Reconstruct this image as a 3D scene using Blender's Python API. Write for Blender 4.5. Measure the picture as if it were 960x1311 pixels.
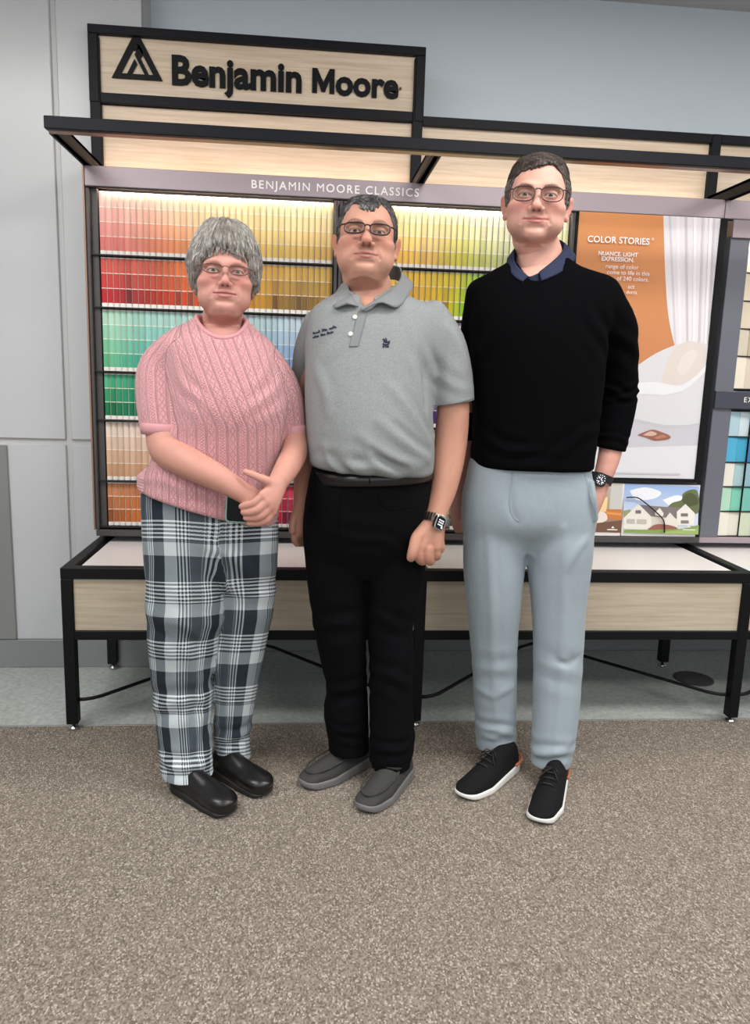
import bpy, math, random
import numpy as np
from mathutils import Vector, Matrix
for o in list(bpy.data.objects): bpy.data.objects.remove(o)
scene = bpy.context.scene
COL = scene.collection
PI = math.pi
random.seed(7)

# ------------------------------------------------------------------ camera
FPX, PITCH, YAW, ROLL = 990.65, 0.175592, 0.093378, 0.030986
CAM = np.array([0.774, -2.544, 1.226])
def _basis():
    fwd = np.array([math.sin(YAW)*math.cos(PITCH), math.cos(YAW)*math.cos(PITCH), -math.sin(PITCH)])
    rt = np.array([math.cos(YAW), -math.sin(YAW), 0.0]); up = np.cross(rt, fwd)
    return math.cos(ROLL)*rt+math.sin(ROLL)*up, -math.sin(ROLL)*rt+math.cos(ROLL)*up, fwd
CR, CU, CF = _basis()
cam = bpy.data.cameras.new('camera'); cam.sensor_fit = 'VERTICAL'; cam.sensor_height = 36.0
cam.lens = FPX/1311*36.0; cam.clip_start = 0.05
camo = bpy.data.objects.new('camera', cam); COL.objects.link(camo)
camo.matrix_world = Matrix(((CR[0], CU[0], -CF[0], CAM[0]), (CR[1], CU[1], -CF[1], CAM[1]), (CR[2], CU[2], -CF[2], CAM[2]), (0, 0, 0, 1)))
scene.camera = camo
def at(x, y, Y):
    """photo measurement -> point of the room on the vertical plane at depth Y"""
    d = (x-480)/FPX*CR-(y-655.5)/FPX*CU+CF
    return CAM+d*(Y-CAM[1])/d[1]
def proj(P):
    d = np.asarray(P, float)-CAM; z = d @ CF
    return (480+FPX*(d @ CR)/z, 655.5-FPX*(d @ CU)/z)
def ppm(P): return FPX/float((np.asarray(P)-CAM) @ CF)

# ------------------------------------------------------------------ world, lights, exposure
world = bpy.data.worlds.new('world'); scene.world = world; world.use_nodes = True
bgn = world.node_tree.nodes['Background']; bgn.inputs[0].default_value = (0.93, 0.97, 1.0, 1); bgn.inputs[1].default_value = 0.42
vs = scene.view_settings
vs.view_transform = 'Standard'; vs.look = 'None'; vs.exposure = 0.0; vs.gamma = 1.0; vs.use_curve_mapping = False
def area(name, loc, size, power, col=(1, 1, 1), rot=(0, 0, 0)):
    l = bpy.data.lights.new(name, 'AREA'); l.shape = 'RECTANGLE'; l.size, l.size_y = size; l.energy = power; l.color = col
    o = bpy.data.objects.new(name, l); COL.objects.link(o); o.location = loc; o.rotation_euler = rot
    return o
# ceiling troffers (the fixtures themselves are built below) and the shop window behind the photographer
TROFFERS = [(-0.6, -1.1), (1.9, -1.1), (-0.6, -2.9), (1.9, -2.9), (4.2, -1.1), (4.2, -2.9)]
for i, (x, y) in enumerate(TROFFERS): area('troffer_light', (x, y, 2.70), (1.2, 0.6), 34, (1.0, 0.975, 0.94))
area('shop_window_light', (0.6, -5.6, 1.5), (6.0, 2.3), 60, (0.93, 0.97, 1.0), (PI/2, 0, 0))

# ------------------------------------------------------------------ materials
def lin(c):
    c = [x/255 for x in c[:3]]
    return tuple(x/12.92 if x <= 0.04045 else ((x+0.055)/1.055)**2.4 for x in c)
def mat(name, rgb, rough=0.5, metal=0.0, spec=0.5, **kw):
    m = bpy.data.materials.new(name); m.use_nodes = True
    b = m.node_tree.nodes['Principled BSDF']
    b.inputs['Base Color'].default_value = (*lin(rgb), 1); b.inputs['Roughness'].default_value = rough
    b.inputs['Metallic'].default_value = metal; b.inputs['Specular IOR Level'].default_value = spec
    for k, v in kw.items(): b.inputs[k.replace('_', ' ')].default_value = v
    return m
class NT:
    """small helper to wire nodes"""
    def __init__(s, m): s.t = m.node_tree; s.n = s.t.nodes; s.b = s.n['Principled BSDF']
    def new(s, typ, **kw):
        n = s.n.new(typ)
        for k, v in kw.items(): setattr(n, k, v)
        return n
    def link(s, a, b): s.t.links.new(a, b)
    def val(s, x): n = s.new('ShaderNodeValue'); n.outputs[0].default_value = x; return n.outputs[0]
    def math(s, op, a, b=0.0, c=0.0):
        n = s.new('ShaderNodeMath', operation=op)
        for i, v in enumerate((a, b, c)):
            if isinstance(v, (int, float)): n.inputs[i].default_value = v
            else: s.link(v, n.inputs[i])
        return n.outputs[0]
    def ramp(s, fac, stops, interp='LINEAR'):
        n = s.new('ShaderNodeValToRGB'); r = n.color_ramp; r.interpolation = interp
        while len(r.elements) < len(stops): r.elements.new(0.5)
        for e, (p, c) in zip(r.elements, stops): e.position = p; e.color = (*lin(c), 1)
        s.link(fac, n.inputs[0]); return n.outputs[0]
    def mix(s, fac, a, b, blend='MIX'):
        n = s.new('ShaderNodeMix', data_type='RGBA', blend_type=blend)
        for i, v in ((0, fac), (6, a), (7, b)):
            if isinstance(v, (int, float)): n.inputs[i].default_value = v
            elif isinstance(v, tuple): n.inputs[i].default_value = (*v, 1)
            else: s.link(v, n.inputs[i])
        return n.outputs[2]
    def coord(s, scale=(1, 1, 1), kind='Object', rot=(0, 0, 0)):
        t = s.new('ShaderNodeTexCoord'); mp = s.new('ShaderNodeMapping'); mp.inputs['Scale'].default_value = scale; mp.inputs['Rotation'].default_value = rot
        s.link(t.outputs[kind], mp.inputs[0]); return mp.outputs[0]
    def noise(s, vec, scale, detail=3, rough=0.5):
        n = s.new('ShaderNodeTexNoise'); n.inputs['Scale'].default_value = scale; n.inputs['Detail'].default_value = detail; n.inputs['Roughness'].default_value = rough
        s.link(vec, n.inputs['Vector']); return n.outputs[0]
    def bump(s, h, strength=0.3, dist=0.002):
        n = s.new('ShaderNodeBump'); n.inputs['Strength'].default_value = strength; n.inputs['Distance'].default_value = dist
        s.link(h, n.inputs['Height']); s.link(n.outputs[0], s.b.inputs['Normal']); return n
    def attr(s, name):
        n = s.new('ShaderNodeAttribute'); n.attribute_name = name; return n
M = {}
M['black'] = mat('black_powder_coat', (9, 10, 13), 0.5, spec=.22)
M['navy'] = mat('dark_navy_metal', (11, 14, 21), 0.5, spec=.18)
M['mauve'] = mat('grey_metal_fascia', (158, 144, 150), 0.35, 0.15)
M['slate'] = mat('slate_side_panel', (104, 106, 116), 0.4, 0.1)
M['rackdark'] = mat('dark_rack_metal', (66, 63, 62), 0.45)
M['slate_dark'] = mat('dark_slate_fascia', (66, 68, 80), 0.4, 0.1)
M['copper_and_warm_lit'] = mat('copper_edge_and_warm_lit_bar', (150, 118, 100), 0.35, 0.4)
M['white'] = mat('white_laminate', (226, 222, 220), 0.35)
M['letterwhite'] = mat('white_print', (242, 238, 236), 0.6)
M['steel'] = mat('polished_steel', (190, 188, 184), 0.2, 1.0)
M['shelf_shadow_black'] = mat('shelf_and_shadow_black', (12, 12, 13), 0.6)  # black of the shelves, shared by the painted shadow line under the fascia
def wood_mat(name, a, b, c):
    m = mat(name, a, 0.45); t = NT(m)
    v = t.coord((1.6, 9, 34)); n1 = t.noise(v, 2.2, 5, 0.6)
    v2 = t.coord((4, 60, 210)); n2 = t.noise(v2, 1.5, 3, 0.6)
    f = t.math('ADD', t.math('MULTIPLY', n1, 0.72), t.math('MULTIPLY', n2, 0.28))
    t.link(t.ramp(f, [(0.32, c), (0.5, a), (0.66, b)]), t.b.inputs['Base Color'])
    t.bump(n2, 0.12, 0.0008); return m
M['wood'] = wood_mat('pale_ash_laminate', (205, 186, 162), (218, 201, 180), (188, 167, 141))
M['wood2'] = wood_mat('grey_ash_laminate', (184, 171, 151), (196, 184, 166), (168, 154, 133))
def wall_mat(name, rgb, rough):
    m = mat(name, rgb, rough); t = NT(m)
    n = t.noise(t.coord(), 1.3, 3); c = lin(rgb)
    t.link(t.mix(n, tuple(x*0.95 for x in c), tuple(min(1, x*1.04) for x in c)), t.b.inputs['Base Color'])
    t.bump(t.noise(t.coord(), 260, 2), 0.05, 0.0006); return m
M['wall_panel'] = wall_mat('satin_grey_wall_panel', (188, 191, 194), 0.30)
M['groove'] = mat('wall_panel_joint', (186, 186, 186), 0.35)
M['wall'] = wall_mat('pale_blue_grey_paint', (204, 214, 223), 0.5)
M['base'] = wall_mat('grey_vinyl_base', (128, 131, 132), 0.4)
M['ceiling'] = wall_mat('ceiling_paint', (196, 197, 196), 0.8)
M['greyplate'] = wall_mat('brushed_grey_plate', (128, 129, 127), 0.3)
def carpet_mat():
    m = mat('tweed_loop_carpet', (133, 122, 112), 0.95, spec=0.1); t = NT(m)
    v = t.coord((1, 1, 1), rot=(0, 0, 0.09))
    vo = t.new('ShaderNodeTexVoronoi'); vo.inputs['Scale'].default_value = 300; vo.inputs['Randomness'].default_value = 0.55
    mp = t.new('ShaderNodeMapping'); mp.inputs['Scale'].default_value = (1.0, 0.72, 1.0); t.link(v, mp.inputs[0]); t.link(mp.outputs[0], vo.inputs['Vector'])
    sep = t.new('ShaderNodeSeparateColor'); t.link(vo.outputs['Color'], sep.inputs[0])
    c = t.ramp(sep.outputs[0], [(0.0, (98, 90, 82)), (0.22, (124, 115, 106)), (0.5, (143, 134, 123)), (0.78, (157, 148, 137)), (0.9, (188, 180, 168))], 'CONSTANT')
    big = t.noise(v, 9, 4, 0.65)
    c2 = t.mix(t.math('MULTIPLY', big, 0.5), c, lin((130, 121, 111)))
    t.link(c2, t.b.inputs['Base Color'])
    h = t.math('SUBTRACT', 1.0, t.math('MULTIPLY', vo.outputs['Distance'], 1.0))
    t.bump(h, 0.7, 0.004); return m
M['carpet'] = carpet_mat()
def vinyl_mat():
    m = mat('speckled_vinyl_tile', (176, 181, 178), 0.3); t = NT(m)
    v = t.coord(); n = t.noise(v, 55, 4, 0.7); n2 = t.noise(v, 5, 3)
    t.link(t.mix(t.math('MULTIPLY', n2, 0.3), t.ramp(n, [(0.3, (150, 157, 153)), (0.5, (176, 182, 178)), (0.7, (200, 203, 197))]), lin((160, 164, 160))), t.b.inputs['Base Color'])
    return m
M['vinyl'] = vinyl_mat()
def vcol_mat(name, rough=0.5, spec=0.5, attr='Col'):
    m = mat(name, (200, 200, 200), rough, spec=spec); t = NT(m)
    t.link(t.attr(attr).outputs['Color'], t.b.inputs['Base Color']); return m
M['print'] = vcol_mat('printed_card', 0.4, 0.35)
M['emit_warm'] = mat('led_strip', (255, 235, 215), 0.5)
def emit(name, rgb, s):
    m = mat(name, rgb, 0.5); b = m.node_tree.nodes['Principled BSDF']
    b.inputs['Emission Color'].default_value = (*lin(rgb), 1); b.inputs['Emission Strength'].default_value = s; return m
M['led'] = emit('warm_led_strip', (255, 236, 222), 6.0)
M['troffer'] = emit('troffer_diffuser', (255, 250, 244), 3.0)

# ------------------------------------------------------------------ object helpers
class MB:
    def __init__(s): s.v = []; s.f = []; s.c = None
    def box(s, x0, x1, y0, y1, z0, z1):
        n = len(s.v)
        s.v += [(x0, y0, z0), (x1, y0, z0), (x1, y1, z0), (x0, y1, z0), (x0, y0, z1), (x1, y0, z1), (x1, y1, z1), (x0, y1, z1)]
        s.f += [tuple(n+i for i in q) for q in ((0, 3, 2, 1), (4, 5, 6, 7), (0, 1, 5, 4), (1, 2, 6, 5), (2, 3, 7, 6), (3, 0, 4, 7))]
        return s
    def bbox(s, x0, x1, y0, y1, z0, z1, b=0.002):
        """box with chamfered edges along all sides"""
        n = len(s.v); X = (x0, x1); Y = (y0, y1); Z = (z0, z1); idx = {}
        for i in (0, 1):
            for j in (0, 1):
                for k in (0, 1):
                    sx, sy, sz = (1, -1)[i], (1, -1)[j], (1, -1)[k]
                    for a in range(3):
                        p = [X[i]+sx*b, Y[j]+sy*b, Z[k]+sz*b]; p[a] = (X[i], Y[j], Z[k])[a]
                        idx[i, j, k, a] = len(s.v); s.v.append(tuple(p))
        F = []
        for a in range(3):
            o1, o2 = [(1, 2), (0, 2), (0, 1)][a]
            for e in (0, 1):
                q = []
                for (u, w) in ((0, 0), (1, 0), (1, 1), (0, 1)):
                    c = [0, 0, 0]; c[a] = e; c[o1] = u; c[o2] = w; q.append(idx[c[0], c[1], c[2], a])
                F.append(q)
            for u in (0, 1):
                for w in (0, 1):
                    c0 = [0, 0, 0]; c0[o1] = u; c0[o2] = w; c1 = list(c0); c1[a] = 1
                    F.append([idx[c0[0], c0[1], c0[2], o1], idx[c1[0], c1[1], c1[2], o1], idx[c1[0], c1[1], c1[2], o2], idx[c0[0], c0[1], c0[2], o2]])
        for i in (0, 1):
            for j in (0, 1):
                for k in (0, 1): F.append([idx[i, j, k, 0], idx[i, j, k, 1], idx[i, j, k, 2]])
        cx = np.array([(x0+x1)/2, (y0+y1)/2, (z0+z1)/2])
        for q in F:
            p = [np.array(s.v[t]) for t in q]; nn = np.cross(p[1]-p[0], p[2]-p[0])
            if nn @ (sum(p)/len(p)-cx) < 0: q = q[::-1]
            s.f.append(tuple(q))
        return s
    def tube(s, pts, r, n=8, cap=True, ry=None):
        P = [np.array(p, float) for p in pts]; N = len(P); R = r if hasattr(r, '__len__') else [r]*N
        base = len(s.v); prev = None
        for i in range(N):
            t = P[min(i+1, N-1)]-P[max(i-1, 0)]; t = t/(np.linalg.norm(t)+1e-12)
            if prev is None:
                a = np.array([0, 0, 1.0]) if abs(t[2]) < 0.9 else np.array([1.0, 0, 0])
                u = np.cross(t, a)
            else: u = prev-t*(prev @ t)
            u /= np.linalg.norm(u)+1e-12; prev = u; w = np.cross(t, u)
            for k in range(n):
                an = 2*PI*k/n; s.v.append(tuple(P[i]+R[i]*(math.cos(an)*u+math.sin(an)*w*(ry if ry else 1))))
        for i in range(N-1):
            for k in range(n):
                a = base+i*n+k; b = base+i*n+(k+1) % n; s.f.append((a, b, b+n, a+n))
        if cap:
            s.f.append(tuple(base+k for k in range(n))[::-1]); s.f.append(tuple(base+(N-1)*n+k for k in range(n)))
        return s
    def lathe(s, prof, c, n=20):
        base = len(s.v); m = len(prof)
        for (r, z) in prof:
            for k in range(n): a = 2*PI*k/n; s.v.append((c[0]+r*math.cos(a), c[1]+r*math.sin(a), c[2]+z))
        for i in range(m-1):
            for k in range(n):
                a = base+i*n+k; b = base+i*n+(k+1) % n; s.f.append((a, b, b+n, a+n))
        s.f.append(tuple(base+k for k in range(n))[::-1]); s.f.append(tuple(base+(m-1)*n+k for k in range(n)))
        return s
    def poly(s, pts): n = len(s.v); s.v += [tuple(p) for p in pts]; s.f.append(tuple(range(n, n+len(pts)))); return s
    def mesh(s, name, smooth=False):
        me = bpy.data.meshes.new(name); me.from_pydata([tuple(map(float, v)) for v in s.v], [], s.f); me.update()
        if smooth: me.polygons.foreach_set('use_smooth', [True]*len(me.polygons))
        return me
def ob(name, me, m, parent=None, smooth=False):
    if isinstance(me, MB): me = me.mesh(name, smooth)
    o = bpy.data.objects.new(name, me); COL.objects.link(o)
    if m is not None and not me.materials: me.materials.append(M[m] if isinstance(m, str) else m)
    if parent is not None: o.parent = parent
    return o
def tag(o, label, cat=None, group=None, kind=None):
    o['label'] = label
    if cat: o['category'] = cat
    if group: o['group'] = group
    if kind: o['kind'] = kind
    return o
def thing(name, label, cat, loc=(0, 0, 0), group=None, kind=None):
    o = bpy.data.objects.new(name, None); COL.objects.link(o); o.location = loc; o.empty_display_size = 0.1
    return tag(o, label, cat, group, kind)
def kid(name, mb, m, parent, smooth=False):
    """part given in world coordinates, parented to a thing that may sit elsewhere (thing and part unrotated)"""
    o = ob(name, mb, m, None, smooth); o.parent = parent
    p = parent; L = Vector((0, 0, 0))
    while p is not None: L += p.location; p = p.parent
    o.location = -L
    return o
def text_mesh(txt, size, extrude=0.0, offset=0.0, align='LEFT', spacing=1.0, shear=0.0):
    c = bpy.data.curves.new('lettering', 'FONT'); c.body = txt; c.size = size; c.extrude = extrude; c.offset = offset
    c.align_x = align; c.space_character = spacing; c.shear = shear; c.resolution_u = 3
    o = bpy.data.objects.new('lettering', c); COL.objects.link(o)
    dg = bpy.context.evaluated_depsgraph_get(); me = bpy.data.meshes.new_from_object(o.evaluated_get(dg))
    bpy.data.objects.remove(o); bpy.data.curves.remove(c); return me
def text_letters(txt, loc, m, parent, width, spacing=1.0, offset=0.0, extrude=0.0004, sz=0.04, name='letter'):
    """standing lettering facing -Y, every character a part of its own"""
    full = text_mesh(txt, sz, extrude, offset, 'LEFT', spacing); xs = [v.co[0] for v in full.vertices]; lo, hi = min(xs), max(xs); k = width/(hi-lo)
    for i, ch in enumerate(txt):
        if ch == ' ': continue
        ml = text_mesh(ch, sz, extrude, 0.0 if ch in 'MN' else offset); pre = text_mesh(txt[:i+1], sz, extrude, offset, 'LEFT', spacing)
        dx = max(v.co[0] for v in pre.vertices)-max(v.co[0] for v in ml.vertices)-lo
        ml.transform(Matrix.Translation((dx, 0, 0))); ml.transform(Matrix.Diagonal((k, k, 1, 1))); ml.transform(Matrix.Rotation(PI/2, 4, 'X')); ml.transform(Matrix.Translation(loc))
        kid(name, ml, m, parent)
def text_on(txt, size, loc, m, parent, name='lettering', extrude=0.0004, offset=0.0, align='LEFT', spacing=1.0, fit=None, rot=None):
    """standing lettering facing -Y with its baseline start at loc; fit = (width, height) in metres"""
    me = text_mesh(txt, size, extrude, offset, 'LEFT', spacing)
    co = np.array([v.co[:] for v in me.vertices]) if len(me.vertices) else np.zeros((1, 3))
    if fit:
        w = co[:, 0].max()-co[:, 0].min()
        sc = fit/w; me.transform(Matrix.Diagonal((sc, sc, 1, 1))); co[:, :2] *= sc
    x0, x1 = co[:, 0].min(), co[:, 0].max()
    dx = {'LEFT': -x0, 'CENTER': -(x0+x1)/2, 'RIGHT': -x1}[align]
    me.transform(Matrix.Translation((dx, 0, 0))); me.transform(Matrix.Rotation(PI/2, 4, 'X'))
    if rot is not None: me.transform(rot)
    me.transform(Matrix.Translation(loc))
    o = kid(name, me, m, parent) if parent is not None else ob(name, me, m)
    return o
# ------------------------------------------------------------------ the room
D, H, W = 0.556, 0.571, 1.18          # bench depth, bench height, bench module
YL, YR, YF = 0.596, 0.781, 0.456      # panelled wall, recessed wall, face of the racks
tag(ob('floor', MB().box(-3.5, 6, -6, 0.040, -0.05, 0.0), 'carpet'), 'brown grey tweed carpet covering the foreground floor', 'carpet', kind='structure')
tag(ob('floor_vinyl', MB().box(-3.5, 6, 0.0401, 1.2, -0.05, -0.003), 'vinyl'), 'pale speckled vinyl floor running under the display bench', 'floor', kind='structure')
tag(ob('trim_1', MB().bbox(-3.5, 6, 0.036, 0.044, -0.004, 0.0015, 0.001), 'base'), 'thin grey edging where carpet meets vinyl floor', 'trim', kind='structure')
wl = tag(ob('wall_left', MB().box(-3.5, 0.163, YL+0.012, 1.2, -0.003, 2.73), 'groove'), 'glossy pale grey panelled wall left of the display', 'wall', kind='structure')
for (x0, x1) in ((-1.9, -0.162), (-0.141, 0.163)):
    for (z0, z1) in ((0.116, 0.916), (0.938, 2.73)): kid('panel', MB().bbox(x0, x1, YL, YL+0.02, z0, z1, 0.003), 'wall_panel', wl)
gp = MB().bbox(-1.0, -0.383, YL-0.012, YL-0.0005, 0.119, 0.912, 0.003)
kid('kick_plate', gp, 'greyplate', wl)['label'] = 'darker brushed grey plate'
tag(ob('baseboard_left', MB().bbox(-3.5, 0.17, YL-0.008, YL+0.02, -0.003, 0.116, 0.003), 'base'), 'grey rubber baseboard below the panelled wall', 'baseboard', kind='structure')
tag(ob('wall_back', MB().box(0.16, 6, YR, 1.2, -0.003, 2.73), 'wall'), 'pale blue grey painted wall behind the paint display', 'wall', kind='structure')
tag(ob('baseboard_back', MB().bbox(0.163, 6, YR-0.008, YR, -0.003, 0.116, 0.003), 'base'), 'grey rubber baseboard under the display bench', 'baseboard', kind='structure')
tag(ob('ceiling', MB().box(-3.5, 6, -6, 1.2, 2.73, 2.8), 'ceiling'), 'grey white ceiling above the wall', 'ceiling', kind='structure')
CLAB = ['above the left end of the bench', 'above the black sweater', 'behind the photographer on the left', 'behind the photographer in the middle', 'above the right end of the bench', 'behind the photographer on the right']
for i, (x, y) in enumerate(TROFFERS):
    t = thing('ceiling_light', 'rectangular white ceiling light panel '+CLAB[i], 'ceiling light', (x, y, 2.73), 'ceiling lights overhead')
    f = MB()
    for a in ((-.63, .63, -.33, -.30), (-.63, .63, .30, .33), (-.63, -.60, -.30, .30), (.60, .63, -.30, .30)): f.box(x+a[0], x+a[1], y+a[2], y+a[3], 2.712, 2.73)
    kid('frame', f, 'white', t); kid('diffuser', MB().box(x-.6, x+.6, y-.3, y+.3, 2.722, 2.73), 'troffer', t)

# ------------------------------------------------------------------ display bench
R = 0.019
LEGX = (0.0, W, 2*W, 3*W)
bench = thing('display_bench', 'long black steel bench with pale wood aprons and white top panels', 'bench', (1.5*W, D/2, 0))
for i, x in enumerate(LEGX):
    for y in (0.0, D):
        l = kid('leg', MB().bbox(x-R, x+R, y, y+2*R, 0.022, H-2*R, 0.002), 'black', bench)
        kid('levelling_foot', MB().lathe([(0.006, 0.022), (0.006, 0.012), (0.017, 0.009), (0.019, 0.004), (0.018, 0.0)][::-1], (x, y+R, 0.0), 18), 'steel', l, True)
    kid('side_rail', MB().bbox(x-R, x+R, 2*R, D, H-2*R, H, 0.002), 'black', bench)
    kid('side_rail', MB().bbox(x-R, x+R, 2*R, D, 0.322, 0.352, 0.002), 'black', bench)
for y in (0.0, D):
    kid('top_rail', MB().bbox(-R, 3*W+R, y, y+2*R, H-2*R, H, 0.002), 'black', bench)
    kid('lower_rail', MB().bbox(-R, 3*W+R, y+0.002, y+2*R-0.002, 0.322, 0.354, 0.002), 'black', bench)
for i in range(3):
    x0, x1 = LEGX[i]+R, LEGX[i+1]-R
    kid('apron_panel', MB().bbox(x0, x1, 0.010, 0.026, 0.354, H-2*R, 0.001), 'wood2', bench)
    kid('top_panel', MB().bbox(x0+0.012, x1-0.012, 2*R, D, H-0.024, H-0.008, 0.001), 'white', bench)
    xm = (LEGX[i]+LEGX[i+1])/2; z = 0.105
    for (xa, sx) in ((LEGX[i]+R, 1), (LEGX[i+1]-R, -1)):
        pts = [(xa, R, z), (xa+sx*0.02, R+0.002, z), (xa+sx*0.045, R+0.012, z), (xa+sx*0.07, R+0.030, z), (xm-sx*0.07, D-0.03, z), (xm, D+R, z)]
        kid('stretcher', MB().tube(pts, 0.0065, 8), 'black', bench, True)
tag(ob('floor_outlet', MB().lathe([(0.082, 0.0), (0.082, 0.003), (0.074, 0.006), (0.0, 0.007)], (2.43, 0.43, -0.003), 28), 'rackdark'), 'round dark cover plate on the floor under the bench', 'floor outlet')

# ------------------------------------------------------------------ canopy frame with posts and wooden back boards
cf = thing('canopy_frame', 'black steel canopy frame with wooden back boards above the chip racks', 'frame', (1.5*W, D, H))
YP = D
for i, x in enumerate(LEGX):
    z1 = 2.41 if i < 2 else 2.19
    kid('post', MB().bbox(x-R, x+R, YP, YP+2*R, H+0.0005, z1-0.022 if i < 2 else z1, 0.002), 'navy', cf)
    a = MB(); zc = 1.940
    for dx in (-0.016, 0.008): a.bbox(x+dx, x+dx+0.008, 0.06, YP, zc-0.022, zc+0.018, 0.001)
    a.bbox(x-0.016, x+0.016, 0.06, YP, zc+0.006, zc+0.018, 0.001)
    kid('canopy_arm', a, 'navy', cf)
kid('canopy_bar', MB().bbox(-0.012, 3*W+0.012, 0.0, 0.022, 1.918, 1.954, 0.002), 'navy', cf)
kid('canopy_bar_underside', MB().bbox(-0.012, 3*W+0.012, 0.022, 0.06, 1.918, 1.934, 0.002), 'copper_and_warm_lit', cf)  # underside of the navy bar; the warm light on it is put into the colour
kid('cross_rail', MB().bbox(R, W-R, YP, YP+0.03, 2.168, 2.202, 0.002), 'navy', cf)
for i in (1, 2): kid('cross_rail', MB().bbox(LEGX[i]+R, LEGX[i+1]-R, YP+0.002, YP+0.03, 2.157, 2.190, 0.002), 'navy', cf)
for i in range(3):
    kid('back_board', MB().bbox(LEGX[i]+R, LEGX[i+1]-R, YP+0.022, YP+0.038, 1.80, 2.166 if i == 0 else 2.158, 0.001), 'wood', cf)

# ------------------------------------------------------------------ illuminated brand sign
sg = thing('shop_sign', 'framed pale wood sign with black triangle emblem and raised black letters', 'sign', (W/2, D, 2.17))
x0, x1, z0, z1 = -0.019, 1.201, 2.202, 2.426
for (a, b, c, d) in ((x0, x1, z1-0.030, z1), ):
    kid('frame_bar', MB().bbox(a, b, YP-0.004, YP+0.036, c, d, 0.002), 'navy', sg)
for (a, b) in ((x0, x0+0.034), (x1-0.034, x1)): kid('frame_bar', MB().bbox(a, b, YP-0.004, YP+0.036, 2.168, z1-0.030, 0.002), 'navy', sg)
kid('sign_board', MB().bbox(x0+0.034, x1-0.034, YP+0.016, YP+0.034, z0, z1-0.030, 0.001), 'wood', sg)
M['signblack'] = mat('sign_letter_black', (10, 12, 17), 0.5, spec=.15)
YS = YP+0.016
def sgn(px, py): return at(px, py, YS-0.010)
def letter_M():
    ref = text_mesh('M', 0.1, 0.006, 0.0); xs = [v.co[0] for v in ref.vertices]; ys = [v.co[1] for v in ref.vertices]
    x0, x1, h = min(xs)-.003, max(xs)+.003, max(ys); w = x1-x0; s = .0155; b = .017
    P = [[(x0, 0), (x0+s, 0), (x0+s, h), (x0, h)], [(x1-s, 0), (x1, 0), (x1, h), (x1-s, h)],
         [(x0+s, h), (x0+s, h-.030), (x0+w/2-.006, .004), (x0+w/2+.001, .004), (x0+w/2, .030)], [(x1-s, h), (x0+w/2, .030), (x0+w/2+.001, .004), (x0+w/2+.006, .004), (x1-s, h-.030)]]
    mb = MB()
    for p in P:
        n = len(mb.v); k = len(p); ar = sum(p[i][0]*p[(i+1) % k][1]-p[(i+1) % k][0]*p[i][1] for i in range(k))
        if ar < 0: p = p[::-1]
        mb.v += [(q[0], q[1], .0032) for q in p]+[(q[0], q[1], -.0032) for q in p]
        mb.f.append(tuple(range(n, n+k))); mb.f.append(tuple(range(n+2*k-1, n+k-1, -1)))
        for i in range(k): mb.f.append((n+i, n+k+i, n+k+(i+1) % k, n+(i+1) % k))
    return mb.mesh('letter')
words = [('Benjamin', sgn(220, 108), sgn(386, 120)), ('Moore', sgn(399, 120), sgn(510, 127.5))]
for wtxt, A, B in words:
    me = text_mesh(wtxt, 0.1, 0.0032, 0.0035)
    # measure each letter by growing prefixes, then build every letter as its own part
    xs = []
    tot = np.array([v.co[0] for v in me.vertices]); lo, hi = tot.min(), tot.max()
    scl = (B[0]-A[0])/(hi-lo)
    for k, ch in enumerate(wtxt):
        ml = text_mesh(ch, 0.1, 0.0032, 0.0035) if ch != 'M' else letter_M(); full = text_mesh(wtxt[:k+1], 0.1, 0.0032, 0.0035)
        fx = max(v.co[0] for v in full.vertices); lx = max(v.co[0] for v in ml.vertices)
        ml.transform(Matrix.Translation((fx-lx-lo, 0, 0))); ml.transform(Matrix.Diagonal((scl, scl*1.04, 1, 1)))
        ml.transform(Matrix.Rotation(PI/2, 4, 'X')); ml.transform(Matrix.Translation((A[0], YS-0.0045, 2.2495)))
        kid('letter', ml, 'signblack', sg)
rg = text_mesh('®', 0.014, 0.001); rg.transform(Matrix.Rotation(PI/2, 4, 'X')); rg.transform(Matrix.Translation((sgn(511, 113)[0], YS-0.004, sgn(511, 113)[2]-0.004)))
kid('registered_mark', rg, 'signblack', sg)
def extr(polys, y0, y1, z=None):
    mb = MB()
    for P in polys:
        n = len(mb.v); k = len(P)
        mb.v += [(p[0], y0, p[2]) for p in P]+[(p[0], y1, p[2]) for p in P]
        mb.f.append(tuple(range(n, n+k))); mb.f.append(tuple(range(n+2*k-1, n+k-1, -1)))
        for i in range(k): mb.f.append((n+i, n+k+i, n+k+(i+1) % k, n+(i+1) % k))
    return mb
def em(u, v):
    """emblem units: base 0..10, apex at (5, 9.6)"""
    A = sgn(143, 107); B = sgn(208, 111.5); w = B[0]-A[0]
    return (A[0]+u/10*w, 0, 2.2560+v/10*w)
E_ = [em(*p) for p in ((0, 0), (5, 9.4), (5, 7.0), (1.9, 1.05))]
emb = [[em(0, 0), em(5, 9.2), em(5.0, 6.6), em(1.85, 0.95)], [em(5, 9.2), em(10, 0), em(8.15, 0.95), em(5.0, 6.6)],
       [em(0, 0), em(1.85, 0.95), em(8.15, 0.95), em(10, 0)], [em(3.05, 0.95), em(4.55, 3.75), em(5.05, 2.9), em(3.95, 0.95)],
       [em(6.45, 0.95), em(4.55, 4.55), em(5.0, 5.35), em(7.35, 0.95)], [em(5.0, 5.3), em(5.75, 4.0), em(6.3, 5.0), em(5.45, 6.5)],
       [em(5.0, 6.6), em(4.3, 5.3), em(5.0, 5.3), em(5.9, 6.0)]]
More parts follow.
